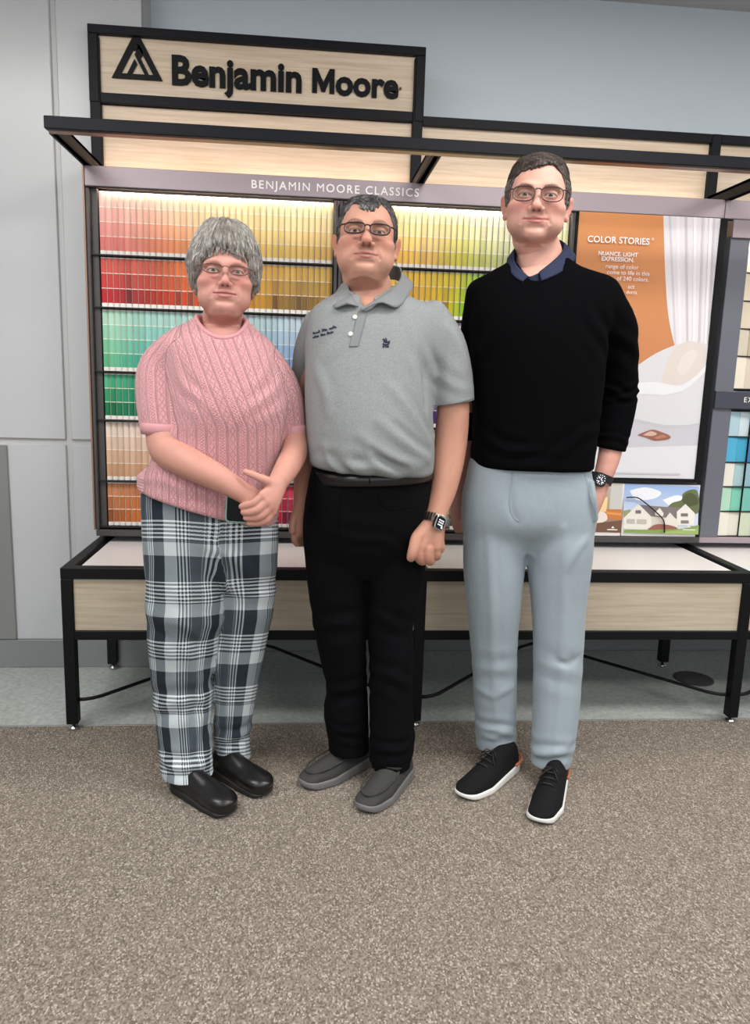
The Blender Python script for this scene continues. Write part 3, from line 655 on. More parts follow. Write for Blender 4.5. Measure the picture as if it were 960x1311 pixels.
# ------------------------------------------------------------------ implicit modelling kit (smooth unions on a grid -> one surface)
def smin(a, b, k):
    if k <= 0: return np.minimum(a, b)
    h = np.maximum(k-np.abs(a-b), 0)/k
    return np.minimum(a, b)-h*h*k*0.25
def smax(a, b, k): return -smin(-a, -b, k)
def cr(P, n=6):
    """resample a control polyline (points with any number of columns) with a Catmull-Rom spline"""
    P = np.array(P, float); out = []
    for i in range(len(P)-1):
        p0, p1, p2, p3 = P[max(i-1, 0)], P[i], P[i+1], P[min(i+2, len(P)-1)]
        for k in range(n):
            t = k/n; out.append(0.5*((2*p1)+(-p0+p2)*t+(2*p0-5*p1+4*p2-p3)*t*t+(-p0+3*p1-3*p2+p3)*t**3))
    out.append(P[-1]); return np.array(out)
class Vol:
    def __init__(s, lo, hi, h):
        s.lo = np.array(lo, np.float32); s.h = h
        n = np.ceil((np.array(hi)-np.array(lo))/h).astype(int)+1
        s.ax = [(s.lo[i]+h*np.arange(n[i])).astype(np.float32) for i in range(3)]
        s.d = np.full(n, 0.2, np.float32)
    def sl(s, lo, hi):
        out = []
        for i in range(3):
            a = int(np.floor((lo[i]-s.lo[i])/s.h)); b = int(np.ceil((hi[i]-s.lo[i])/s.h))+1
            a = max(0, a); b = min(s.d.shape[i], b)
            if b <= a: return None
            out.append(slice(a, b))
        return tuple(out)
    def g(s, q): return s.ax[0][q[0]][:, None, None], s.ax[1][q[1]][None, :, None], s.ax[2][q[2]][None, None, :]
    def apply(s, fn, lo, hi, k, mode='add', m=None):
        m = (k+3*s.h) if m is None else m
        q = s.sl(np.array(lo)-m, np.array(hi)+m)
        if q is None: return
        v = fn(*s.g(q))
        if mode == 'add': s.d[q] = smin(s.d[q], v, k)
        elif mode == 'sub': s.d[q] = smax(s.d[q], -v, k)
        elif mode == 'and': s.d[q] = smax(s.d[q], v, k)
        elif mode == 'disp': s.d[q] = s.d[q]+v
    def ell(s, c, r, k=0.01, mode='add', R=None):
        c = np.array(c, np.float32); r = np.array(r, np.float32); rm = float(r.max())
        def fn(X, Y, Z):
            x, y, z = X-c[0], Y-c[1], Z-c[2]
            if R is not None:
                x, y, z = [R[0][i]*x+R[1][i]*y+R[2][i]*z for i in range(3)]
            a = np.sqrt((x/r[0])**2+(y/r[1])**2+(z/r[2])**2)+1e-9
            b = np.sqrt((x/r[0]**2)**2+(y/r[1]**2)**2+(z/r[2]**2)**2)+1e-9
            return (a*(a-1)/b).astype(np.float32)
        s.apply(fn, c-(rm if R is not None else r), c+(rm if R is not None else r), k, mode)
    def tube(s, P, rad, k=0.01, mode='add', n=6, raw=False):
        """swept round section; P points, rad radii"""
        A = np.column_stack([np.array(P, float), np.array(rad, float)])
        if not raw and len(A) > 1: A = cr(A, n)
        mg = k+3*s.h
        lo = (A[:, :3]-A[:, 3:]).min(0)-mg; hi = (A[:, :3]+A[:, 3:]).max(0)+mg
        q = s.sl(lo, hi)
        if q is None: return
        shp = tuple(t.stop-t.start for t in q); T = np.full(shp, 0.2, np.float32)
        for a, b in zip(A[:-1], A[1:]):
            l2 = np.minimum(a[:3]-a[3], b[:3]-b[3])-mg; h2 = np.maximum(a[:3]+a[3], b[:3]+b[3])+mg
            q2 = s.sl(l2, h2)
            if q2 is None: continue
            X, Y, Z = s.g(q2); d = (b-a).astype(np.float32)
            L = float(d[:3] @ d[:3])+1e-12
            t = np.clip(((X-a[0])*d[0]+(Y-a[1])*d[1]+(Z-a[2])*d[2])/L, 0, 1)
            dist = np.sqrt((X-a[0]-t*d[0])**2+(Y-a[1]-t*d[1])**2+(Z-a[2]-t*d[2])**2)-(a[3]+t*d[3])
            rel = tuple(slice(q2[i].start-q[i].start, q2[i].stop-q[i].start) for i in range(3))
            T[rel] = np.minimum(T[rel], dist)
        if mode == 'add': s.d[q] = smin(s.d[q], T, k)
        elif mode == 'sub': s.d[q] = smax(s.d[q], -T, k)
    def loft(s, rows, k=0.02, mode='add', p=2.2, off=0.0, m=None):
        """rows: z, cx, cy, rx, rfront, rback (z ascending or descending)"""
        Rw = np.array(rows, float); Rw = Rw[np.argsort(Rw[:, 0])]; T = cr(Rw, 8)
        z0, z1 = T[0, 0], T[-1, 0]
        lo = [(T[:, 1]-T[:, 3]).min()-abs(off), (T[:, 2]-T[:, 4]).min()-abs(off), z0]; hi = [(T[:, 1]+T[:, 3]).max()+abs(off), (T[:, 2]+T[:, 5]).max()+abs(off), z1]
        def fn(X, Y, Z):
            zz = Z[0, 0, :]; c = [np.interp(zz, T[:, 0], T[:, i]).astype(np.float32)[None, None, :] for i in range(1, 6)]
            x = np.abs(X-c[0]); y = Y-c[1]; ry = np.where(y < 0, c[3], c[4])
            rho = ((x/c[2])**p+(np.abs(y)/ry)**p)**(1/p)+1e-6
            d = np.sqrt(x*x+y*y)*(1-1/rho)-off
            d = np.where(rho < 0.05, -np.minimum(c[2], ry)*0.9, d)
            return np.maximum(d, np.maximum(Z-z1, z0-Z)).astype(np.float32)
        s.apply(fn, lo, hi, k, mode, m)
    def plane(s, p, n, lo=None, hi=None, k=0.004):
        """keep the side where (x-p).n < 0"""
        p = np.array(p, float); n = np.array(n, float)/np.linalg.norm(n)
        fn = lambda X, Y, Z: ((X-p[0])*n[0]+(Y-p[1])*n[1]+(Z-p[2])*n[2]).astype(np.float32)
        lo = [a[0] for a in s.ax] if lo is None else lo; hi = [a[-1] for a in s.ax] if hi is None else hi
        s.apply(fn, lo, hi, k, 'and', 0.0)
    def fold(s, c, dirv, lam, amp, sig, ph=0.0, bend=0.0):
        """soft cloth folds: rounded ripples across dirv, fading out around c; sig = (along dir, across)"""
        c = np.array(c, float); dv = np.array(dirv, float); dv /= np.linalg.norm(dv); sig = (min(sig[0], .62*lam), sig[1]); ph = ph+PI/2; amp = amp*1.15; m = 2.4*max(sig)
        def fn(X, Y, Z):
            t = (X-c[0])*dv[0]+(Y-c[1])*dv[1]+(Z-c[2])*dv[2]
            r2 = (X-c[0])**2+(Y-c[1])**2+(Z-c[2])**2; o2 = np.maximum(r2-t*t, 0)
            w = np.exp(-t*t/(2*sig[0]**2)-o2/(2*sig[1]**2))
            ax2 = np.cross(dv, [0, 1.0, 0]); sd = (X-c[0])*ax2[0]+(Y-c[1])*ax2[1]+(Z-c[2])*ax2[2]
            t = t+.16*lam*np.sin(sd/(lam*.55)+c[0]*40)+3.0*sd*sd*(1 if c[2]*50 % 2 > 1 else -1)*.5
            sn = np.sin(2*PI*(t+bend*o2)/lam+ph)
            return (-amp*w*(sn*np.abs(sn)**0.3)).astype(np.float32)
        s.apply(fn, c-m, c+m, 0, 'disp', 0.0)
    def crease(s, dr, lines, r=.009, depth=.004, k=.014, ridge=True):
        """soft single folds laid along lines found on the surface"""
        for L in lines:
            h = [dr.hit(x, y) for x, y in cr(np.array(L, float), 5)]; h = [q for q in h if q[0] is not None]
            if len(h) < 4: continue
            n = len(h); tp = np.sin(np.linspace(.12, PI-.12, n))
            sg = (r-depth) if ridge else -(r-depth)
            P = [p-nn*(sg+(1-t)*depth*1.2*(1 if ridge else -1)) for (p, nn), t in zip(h, tp)]
            s.tube(P, [r*(.6+.4*t) for t in tp], k, 'add' if ridge else 'sub', raw=True)
    def mesh(s, smooth=1):
        d = s.d; sg = d < 0; nx, ny, nz = d.shape
        c0 = sg[:-1, :-1, :-1]; an = np.zeros_like(c0); al = np.ones_like(c0)
        offs = [(i, j, k) for i in (0, 1) for j in (0, 1) for k in (0, 1)]
        for (i, j, k) in offs:
            q = sg[i:nx-1+i, j:ny-1+j, k:nz-1+k]; an |= q; al &= q
        I = np.argwhere(an & ~al)
        val = np.stack([d[I[:, 0]+i, I[:, 1]+j, I[:, 2]+k] for (i, j, k) in offs], 1).astype(np.float64)
        O = np.array(offs, float); acc = np.zeros((len(I), 3)); cnt = np.zeros((len(I), 1))
        for a in range(8):
            for b in range(a+1, 8):
                if np.abs(O[a]-O[b]).sum() != 1: continue
                va, vb = val[:, a], val[:, b]; cr_ = (va < 0) != (vb < 0)
                t = np.where(cr_, va/(va-vb+1e-20*(va == vb)), 0)[:, None]
                acc += cr_[:, None]*(O[a]+t*(O[b]-O[a])); cnt += cr_[:, None]
        V = (I+acc/cnt)*s.h+s.lo
        idx = np.full((nx-1, ny-1, nz-1), -1, np.int32); idx[I[:, 0], I[:, 1], I[:, 2]] = np.arange(len(I))
        F = []
        for ax in range(3):
            a = [slice(None)]*3; b = [slice(None)]*3; a[ax] = slice(0, -1); b[ax] = slice(1, None)
            E = np.argwhere(sg[tuple(a)] != sg[tuple(b)])
            o1, o2 = [(1, 2), (2, 0), (0, 1)][ax]
            ok = (E[:, o1] > 0) & (E[:, o2] > 0) & (E[:, o1] < d.shape[o1]-1) & (E[:, o2] < d.shape[o2]-1); E = E[ok]
            ins = sg[E[:, 0], E[:, 1], E[:, 2]]
            e1 = np.zeros(3, int); e1[o1] = 1; e2 = np.zeros(3, int); e2[o2] = 1
            cs = [E-e1-e2, E-e2, E, E-e1]
            Q = np.stack([idx[c[:, 0], c[:, 1], c[:, 2]] for c in cs], 1)
            Q[~ins] = Q[~ins][:, ::-1]; F.append(Q)
        F = np.concatenate(F)
        F = F[(F >= 0).all(1)]
        for _ in range(smooth):
            S = np.zeros_like(V); N = np.zeros(len(V))
            for a in range(4):
                b = (a+1) % 4
                np.add.at(S, F[:, a], V[F[:, b]]); np.add.at(N, F[:, a], 1)
                np.add.at(S, F[:, b], V[F[:, a]]); np.add.at(N, F[:, b], 1)
            V = 0.5*V+0.5*S/np.maximum(N, 1)[:, None]
        return V, F
def biggest(V, F, keep=200):
    return V, F
def quad_mesh(name, V, F, col=None, attrs=None):
    me = bpy.data.meshes.new(name); nv, nf = len(V), len(F)
    me.vertices.add(nv); me.vertices.foreach_set('co', np.asarray(V, np.float32).ravel())
    me.loops.add(nf*4); me.loops.foreach_set('vertex_index', np.asarray(F, np.int32).ravel())
    me.polygons.add(nf); me.polygons.foreach_set('loop_start', np.arange(0, nf*4, 4, dtype=np.int32))
    me.polygons.foreach_set('use_smooth', np.ones(nf, bool)); me.update(calc_edges=True)
    if col is not None:
        a = me.color_attributes.new('Col', 'FLOAT_COLOR', 'POINT'); a.data.foreach_set('color', np.column_stack([col, np.ones(nv)]).astype(np.float32).ravel())
    for nm, arr in (attrs or {}).items():
        a = me.attributes.new(nm, 'FLOAT_VECTOR', 'POINT'); a.data.foreach_set('vector', np.asarray(arr, np.float32).ravel())
    return me
def euler(rx, ry, rz): return np.array(Matrix.Rotation(rz, 3, 'Z') @ Matrix.Rotation(ry, 3, 'Y') @ Matrix.Rotation(rx, 3, 'X'))
class Px:
    """measurements of one person taken on planes around depth Y0"""
    def __init__(s, Y0): s.Y0 = Y0
    def P(s, x, y, dy=0.0): return at(x, y, s.Y0+dy)
    def pts(s, L):
        """L of (x, y, dy, rpx) -> points, radii in metres"""
        P = [s.P(a[0], a[1], a[2]) for a in L]; return P, [a[3]/ppm(p) for a, p in zip(L, P)]
    def rows(s, L, yc=0.0):
        """L of (y, xl, xr, front, back) -> loft rows"""
        out = []
        for (y, xl, xr, f, b) in L:
            c = s.P((xl+xr)/2, y, yc); out.append((c[2], c[0], c[1], (xr-xl)/2/ppm(c), f, b))
        return out
from mathutils.bvhtree import BVHTree
class Drape:
    """find points of a finished surface along sight lines, to lay seams, buttons and stitching on the cloth itself"""
    def __init__(s, V, F): s.t = BVHTree.FromPolygons([tuple(v) for v in V.tolist()], [tuple(f) for f in F.tolist()])
    def hit(s, x, y):
        d = Vector((x-480)/FPX*CR-(y-655.5)/FPX*CU+CF).normalized()
        h = s.t.ray_cast(Vector(CAM), d)
        return (np.array(h[0]), np.array(h[1])) if h[0] is not None else (None, None)
    def line(s, pts, off=0.0):
        out = []
        for x, y in pts:
            p, n = s.hit(x, y)
            if p is not None: out.append(p+n*off)
        return out
def rim(V, axis, rmax, zmin, n=44):
    """upper rim of an opening: the highest surface point in every direction round the axis, smoothed"""
    d = V[:, :2]-np.array(axis[:2]); r = np.linalg.norm(d, axis=1); th = np.arctan2(d[:, 1], d[:, 0]); out = []
    for k in range(n):
        a = -PI+2*PI*(k+.5)/n; m = (np.abs(np.angle(np.exp(1j*(th-a)))) < PI/n*1.3) & (r < rmax) & (V[:, 2] > zmin)
        if m.any():
            q = V[m]; rr = r[m]; s_ = q[:, 2]-.35*rr; i = np.argmax(s_); out.append(q[i])
    P = np.array(out)
    for _ in range(5): P = (np.roll(P, 1, 0)+2*P+np.roll(P, -1, 0))/4
    return P
def nz(p, sc, seed=0):
    """cheap smooth value noise at points (N,3)"""
    rs = np.random.RandomState(seed); acc = np.zeros(len(p))
    for i in range(5):
        d = rs.normal(size=3); d /= np.linalg.norm(d); acc += np.sin(p @ d*sc*(1+0.5*i)+rs.uniform(0, 6.28))/(1+0.35*i)
    return acc/2.6
def bump01(x, a, b): return np.clip((x-a)/(b-a), 0, 1)**2*(3-2*np.clip((x-a)/(b-a), 0, 1))
L3 = lambda c: np.array(lin(c))
def blend(col, c, w): return col*(1-w[:, None])+np.array(c)*w[:, None]

# ------------------------------------------------------------------ heads
def make_head(sp):
    """head, ears and neck in head coordinates: x to the picture's right, face towards -y, eyes at z = 0"""
    h = 0.0017; v = Vol((-.105, -.135, -.24), (.105, .125, .135), h)
    w = sp.get('w', 1.0); jw = sp.get('jaw', 1.0); fat = sp.get('fat', 0.0)
    rows = [(.117, 0, .012, .012, .014, .020), (.112, 0, .010, .032, .036, .045), (.100, 0, .008, .050, .059, .070), (.080, 0, .005, .064, .077, .086), (.055, 0, .003, .0715, .086, .096),
            (.025, 0, 0, .0745, .0885, .100), (0, 0, 0, .0735, .083, .096), (-.025, 0, 0, .0715+fat*.004, .0835, .084), (-.050, 0, 0, .0665*jw+fat*.004, .0845, .062),
            (-.075, 0, 0, .0595*jw+fat*.005, .0835, .04), (-.095, 0, -.004, .0455*jw+fat*.003, .0765, .03), (-.108, 0, -.012, .0320*jw, .062, .02), (-.116, 0, -.022, .017*jw, .042, .01)]
    rows = [(a[0], a[1], a[2], a[3]*w, a[4], a[5]) for a in rows]
    v.loft(rows, 0.0, p=2.15)
    # neck, leaning back to the shoulders
    nr = sp.get('neck', .056)
    v.tube(sp['neckpts'], [nr*.90, nr*.95, nr*1.02, nr*1.25], 0.016)
    if fat > .3:
        v.ell((0, -.030, -.112), (.040*w, .042, .022*fat+.004), .03)
    if fat > .1:
        for s in (-1, 1): v.ell((s*.043*w, -.040, -.066), (.024, .034, .030), .03)
    for s in (-1, 1):
        v.tube([(s*.010, -.087, .018), (s*.030, -.0885, .0225), (s*.050, -.074, .017)], [.007, .009, .006], .016)          # brow
        v.ell((s*.046*w, -.060, -.028), (.024, .024, .017), .022)                                                         # cheekbone
        v.ell((s*.0315, -.103, -.001), (.0205, .019, .0125), .014, 'sub')                                                 # orbit
        v.ell((s*.0315, -.0745, -.0015), (.0158, .0152, .0150), .006)                                                     # lids
        v.ell((s*.0315, -.0905, -.0015+sp.get('lid', 0)), (.0138, .014, sp.get('open', .0048)), .0025, 'sub')              # opening
        if sp.get('bag', .5) > 0: v.tube([(s*.019, -.0815, -.0155), (s*.031, -.0835, -.0195), (s*.045, -.073, -.0155)], [.002, .0032, .002], .006)
    nl = sp.get('nose', 1.0)
    v.tube([(0, -.084, .012), (0, -.0905, -.004), (0, -.0985*nl**.3, -.022), (0, -.1085*nl**.5, -.037)], [.0075, .0078*nl, .0092*nl, .0112*nl], .010)
    for s in (-1, 1):
        v.ell((s*.0128*nl, -.0975, -.0415), (.0078*nl, .0108, .0074), .007)
        v.ell((s*.0066*nl, -.1045, -.0485), (.0040, .0052, .0030), .0025, 'sub')
    v.ell((0, -.078, -.066), (.033, .019, .026), .022)                                                                    # muzzle
    v.ell((0, -.0755, -.103), (.0215, .0155, .0150), .022)                                                                # chin
    v.tube([(-.016, -.0925, -.088), (0, -.096, -.0885), (.016, -.0925, -.088)], [.003, .0042, .003], .010, 'sub')          # fold under the lip
    mz = -.0675; mw = sp.get('mouth', .0255); sm = sp.get('smile', 0.0)
    up = [(-mw, -.0845, mz+sm), (-mw*.55, -.0945, mz+.0030), (-.005, -.0985, mz+.0046), (0, -.0985, mz+.0038), (.005, -.0985, mz+.0046), (mw*.55, -.0945, mz+.0030), (mw, -.0845, mz+sm)]
    lo = [(-mw*.94, -.0845, mz-.001+sm), (-mw*.5, -.0935, mz-.0050), (0, -.0970, mz-.0066), (mw*.5, -.0935, mz-.0050), (mw*.94, -.0845, mz-.001+sm)]
    lt = sp.get('lips', 1.0)
    v.tube(up, [.0018, .0036*lt, .0042*lt, .0040*lt, .0042*lt, .0036*lt, .0018], .004)
    v.tube(lo, [.0018, .0042*lt, .0050*lt, .0042*lt, .0018], .004)
    v.tube([(-mw*1.06, -.0870, mz+sm*1.3), (-mw*.5, -.0990, mz-.0006), (0, -.1025, mz-.0008), (mw*.5, -.0990, mz-.0006), (mw*1.06, -.0870, mz+sm*1.3)], [.0012, .0019, .0020+sp.get('gape', 0), .0019, .0012], .0022, 'sub')
    for s in (-1, 1):
        v.tube([(s*.0185*nl, -.0975, -.043), (s*.029, -.0935, -.056), (s*.036, -.0850, -.074)], [.0012, .0022*sp.get('fold', 1), .0012], .009, 'sub')
        E = euler(math.radians(-10), s*math.radians(12), s*math.radians(-24)); ex = .0735*w
        es = sp.get('ear', 1.0)
        v.ell((s*(ex+.006), .012, -.013), (.0062, .0185*es, .0315*es), .005, R=E)
        v.ell((s*(ex+.0115), .0060, -.010), (.0050, .0100, .0190*es), .004, 'sub', R=E)
        v.ell((s*(ex+.004), .006, -.040), (.0060, .0085, .0090), .005)
    V, F = v.mesh(1)
    # skin colour, with the shade of mouth crease and nostrils painted in
    base = L3(sp['skin']); col = np.tile(base, (len(V), 1)); x, y, z = V.T; ax = np.abs(x)
    front = bump01(-y, .02, .06)
    red = L3(sp.get('flush', (196, 120, 108)))
    col = blend(col, red, .42*front*np.exp(-((ax-.043)/.020)**2-((z+.032)/.019)**2))
    col = blend(col, red, .45*np.exp(-((ax)/.014)**2-((z+.040)/.014)**2)*front)
    col = blend(col, red, .55*bump01(ax, .074*w, .082*w)*np.exp(-((z+.012)/.035)**2))
    col = blend(col, red*.9, .22*np.exp(-((ax-.031)/.019)**2-((z+.010)/.012)**2)*front)
    if sp.get('stubble', 0) > 0:
        st = np.clip(np.exp(-((z+.088)/.022)**2)*(ax < .06)+np.exp(-((z+.054)/.007)**2-((ax)/.026)**2), 0, 1)*front
        col = blend(col, L3(sp.get('stubble_c', (140, 112, 104))), sp['stubble']*st)
    lipd = np.full(len(V), 9.0)
    for L in (cr(up, 5), cr(lo, 5)):
        for a in L: lipd = np.minimum(lipd, np.sqrt((x-a[0])**2+1.0*(y-a[1])**2+1.5*(z-a[2])**2))
    col = blend(col, L3(sp.get('lip_c', (176, 104, 102))), .92*np.clip(1-(lipd-.0032)/.0030, 0, 1))
    cre = np.exp(-((z-(mz-.0007+sm*(ax/mw)**2))/.0013)**2)*(ax < mw*1.02)*(y < -.078)
    col = blend(col, L3((96, 46, 44)), .7*cre)  # shade between the lips painted dark along the crease
    eyeg = (np.abs(z+.0015)/(sp.get('open', .0048)+.0026))**2+((ax-.0315)/.0155)**2
    col = blend(col, L3(sp.get('lash', (88, 62, 56))), .85*np.exp(-((np.sqrt(eyeg)-0.93)/.17)**2)*(z > -.0035)*(y < -.06))
    bz = sp.get('brow_z', 0)+.0205+.0045*np.sin((ax-.014)/.036*PI*.75)-.35*np.clip(ax-.042, 0, 1)
    br = np.exp(-((z-bz)/sp.get('brow_t', .0042))**2)*bump01(ax, .010, .016)*(1-bump01(ax, .049, .055))*(y < -.05)
    col = blend(col, L3(sp['brow']), sp.get('brow_w', .8)*br*(.75+.25*nz(V, 900, 3)))
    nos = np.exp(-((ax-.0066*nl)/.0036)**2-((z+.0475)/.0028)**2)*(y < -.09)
    col = blend(col, L3((80, 40, 38)), .8*nos)  # shade inside the nostrils painted into the colour
    col *= (1+.035*nz(V, 260, 1)+.03*nz(V, 60, 2))[:, None]
    col *= np.array(sp.get('tone', (1, 1, 1)))
    return V, F, np.clip(col, 0, 1), rows
def make_hair(sp, rows):
    h = 0.0019; v = Vol((-.125, -.135, -.13), (.125, .14, .17), h)
    tk = sp['hair_thick']          # function(phi, z) of thickness
    Rw = np.array(rows, float); Rw = Rw[np.argsort(Rw[:, 0])]; T = cr(Rw, 8); p = 2.15
    X, Y, Z = v.g((slice(None),)*3); zz = Z[0, 0, :]
    tp = sp.get('hair_top', .01)
    zt = np.clip(zz, T[0, 0], .112); c = [np.interp(zt, T[:, 0], T[:, i]).astype(np.float32)[None, None, :] for i in range(1, 6)]
    phi = np.arctan2(np.abs(X)+0*Y, -(Y+0*X))+0*Z             # 0 at the face, pi at the back
    side = np.sign(X)+0*Y+0*Z
    x = np.abs(X-c[0]); y = Y-c[1]; ry = np.where(y < 0, c[3], c[4])
    # thicken by inflating the ellipsoid of the skull
    ctop = np.sqrt((X/.0715)**2+((Y-.006)/np.where(Y < .006, .080, .092))**2+(np.maximum(Z-.02, 0)/.097)**2)+1e-6
    thick = tk(phi, Z+0*X+0*Y, side, np.maximum(Z-.02, 0)/.097/ctop)
    rho = ((x/(c[2]))**p+(np.abs(y)/(ry))**p)**(1/p)+1e-6
    dh = np.sqrt(x*x+y*y)*(1-1/rho)
    dcap = np.sqrt((X/.0715)**2+((Y-.006)/np.where(Y < .006, .080, .092))**2+(np.maximum(Z-.02, 0)/.097)**2)
    cap = (dcap-1)*.075
    d = np.where(Z > .035, cap, np.maximum(dh, cap*0+dh))
    wgt = bump01(Z+0*X+0*Y, .02, .06); d = dh*(1-wgt)+cap*wgt
    if sp.get('close'):
        v2 = Vol((-.125, -.135, -.13), (.125, .14, .17), h); v2.d[:] = 9; v2.loft(rows, 0.0, p=2.15, m=.3)
        g = np.gradient(v2.d, h); d = v2.d/np.maximum(np.sqrt(g[0]**2+g[1]**2+g[2]**2), .7)
        for _ in range(3):
            for a_ in range(3): d = (np.roll(d, 1, a_)+2*d+np.roll(d, -1, a_))/4
    d = d-thick
    for (cc, rr_) in sp.get('top', []):
        a_ = np.sqrt(((X-cc[0])/rr_[0])**2+((Y-cc[1])/rr_[1])**2+((Z-cc[2])/rr_[2])**2)+1e-6; b_ = np.sqrt(((X-cc[0])/rr_[0]**2)**2+((Y-cc[1])/rr_[1]**2)**2+((Z-cc[2])/rr_[2]**2)**2)+1e-6
        d = smin(d, a_*(a_-1)/b_, .016)
    lineT = sp['hairline']         # list of (phi, z) on the front/sides/back
    ph = np.array([a[0] for a in lineT]); zl = np.array([a[1] for a in lineT])
    zline = np.interp(phi, ph, zl)
    if 'hairline_r' in sp:
        zr = np.interp(phi, [a[0] for a in sp['hairline_r']], [a[1] for a in sp['hairline_r']]); zline = np.where(side > 0, zr, zline)
    rag = sp.get('rag2', 0)*np.sin(phi*8+side*1.7+.6)+sp.get('rag', .004)*np.sin(phi*26+side*1.3)+sp.get('rag', .004)*.7*np.sin(phi*47+2*side)
    v.d[:] = smax(d.astype(np.float32), ((zline+rag-Z)*.8).astype(np.float32), sp.get('edge', .006))
    if 'wave' in sp:
        zz_ = Z+0*X+0*Y; v.d[:] += (sp['wave']*(np.sin(phi*7.5+side*1.1+zz_*26)+.7*np.sin(zz_*62+phi*3+side*2))).astype(np.float32)
    # locks: shallow grooves running with the hair
    gr = sp.get('groove', .0012)
    v.d[:] += (gr*np.sin(phi*sp.get('gf', 34)+18*(Z+0*X+0*Y)+3*side+2*np.sin(phi*5+side))).astype(np.float32)
    if 'hair_fn' in sp: sp['hair_fn'](v)
    return v.mesh(2)
def eyeball(c, gaze, iris, r=.0125):
    n, m = 20, 14; g = np.array(gaze, float); g /= np.linalg.norm(g)
    a = np.cross(g, [0, 0, 1.0]); a /= np.linalg.norm(a); b = np.cross(a, g)
    V = [c+g*r*1.03]; C = [(12, 10, 10)]; F = []; 
    ang = [.10, .19, .23, .33, .44, .49, .6, .9, 1.3, 1.8, 2.5]
    for t in ang:
        for k in range(n):
            f = 2*PI*k/n; V.append(c+r*(math.cos(t)*g*(1.03 if t < .45 else 1)+math.sin(t)*(math.cos(f)*a+math.sin(f)*b)))
            C.append((12, 10, 10) if t < .2 else (iris if t < .46 else (186, 174, 168)))
    for k in range(n): F.append((0, 1+k, 1+(k+1) % n, 1+(k+1) % n))
    for i in range(len(ang)-1):
        for k in range(n): F.append((1+i*n+k, 1+(i+1)*n+k, 1+(i+1)*n+(k+1) % n, 1+i*n+(k+1) % n))
    me = bpy.data.meshes.new('eye'); me.from_pydata([tuple(x) for x in V], [], [tuple(dict.fromkeys(f)) for f in F])
    ca = me.color_attributes.new('Col', 'FLOAT_COLOR', 'POINT'); ca.data.foreach_set('color', [q for cc in C for q in (*lin(cc), 1)])
    me.polygons.foreach_set('use_smooth', [True]*len(me.polygons)); return me
def strands(V, F, flow, n, length, r, seed, lift=.0015, sel=None, curl=.0):
    """short tapering locks laid over a hair surface along flow(p, normal)"""
    rs = np.random.RandomState(seed)
    P = V[F].mean(1); A = V[F]; N = np.cross(A[:, 1]-A[:, 0], A[:, 3]-A[:, 0]); N /= np.linalg.norm(N, axis=1)[:, None]+1e-12
    ids = np.arange(len(P)) if sel is None else np.where(sel(P, N))[0]
    pick = rs.choice(ids, n); mb = MB(); tree = BVHTree.FromPolygons([tuple(a) for a in V.tolist()], [tuple(f) for f in F.tolist()])
    for i in pick:
        p = P[i].copy(); nn = N[i]; L = length*rs.uniform(.6, 1.25); st = 5; pts = []; jit = rs.normal(size=3)*.18
        lf = lift*rs.uniform(.2, 1.6)
        for k in range(st):
            pts.append(p+nn*lf*(0.3+1.2*k/st if k < st-1 else 1.2))
            f = flow(p, nn)+jit; f -= nn*(f @ nn); f /= np.linalg.norm(f)+1e-9
            p = p+f*L/st
            q = tree.find_nearest(Vector(p))
            if q[0] is not None and q[3] < .012: p = np.array(q[0]); nn = np.array(q[1])
        rr = r*rs.uniform(.6, 1.3)
        mb.tube(pts, [rr*.5, rr, rr, rr*.75, rr*.12], 3, False)
    return mb
# ------------------------------------------------------------------ materials of people and clothes
def skin_mat(name):
    m = vcol_mat(name, 0.56, 0.32); t = NT(m)
    t.b.inputs['Subsurface Weight'].default_value = 0.10; t.b.inputs['Subsurface Radius'].default_value = (0.010, 0.004, 0.002); t.b.inputs['Subsurface Scale'].default_value = 0.6
    t.bump(t.noise(t.coord(), 420, 4, 0.7), 0.22, 0.0010); return m
M['skin'] = skin_mat('skin')
M['eye'] = vcol_mat('eye', 0.12, 0.5)
def hair_mat(name, dark, mid, light):
    m = mat(name, mid, 0.42, spec=0.35); t = NT(m)
    n = t.noise(t.coord((1, 1, .22)), 330, 3, 0.6); n2 = t.noise(t.coord(), 42, 3)
    f = t.math('ADD', t.math('MULTIPLY', n, .6), t.math('MULTIPLY', n2, .4))
    t.link(t.ramp(f, [(0.34, dark), (0.5, mid), (0.64, light)]), t.b.inputs['Base Color']); t.bump(n, .5, .0015); return m
M['hair_w'] = hair_mat('silver_grey_hair', (104, 98, 92), (150, 145, 139), (196, 193, 188))
M['hair_wl'] = hair_mat('light_silver_hair', (150, 146, 141), (190, 187, 182), (222, 220, 216))
M['hair_2'] = hair_mat('salt_pepper_hair', (34, 32, 32), (66, 64, 64), (132, 130, 130))
M['hair_3'] = hair_mat('dark_brown_hair', (44, 37, 34), (64, 55, 50), (98, 88, 82))
M['hair_3g'] = hair_mat('grey_temple_hair', (96, 88, 84), (128, 120, 116), (160, 154, 150))
M['rim_black'] = mat('black_acetate', (24, 22, 26), 0.25); M['rim_metal'] = mat('bronze_metal', (112, 84, 80), 0.3, 0.7); M['rim_dark'] = mat('dark_plum_metal', (62, 46, 50), 0.3, 0.4)
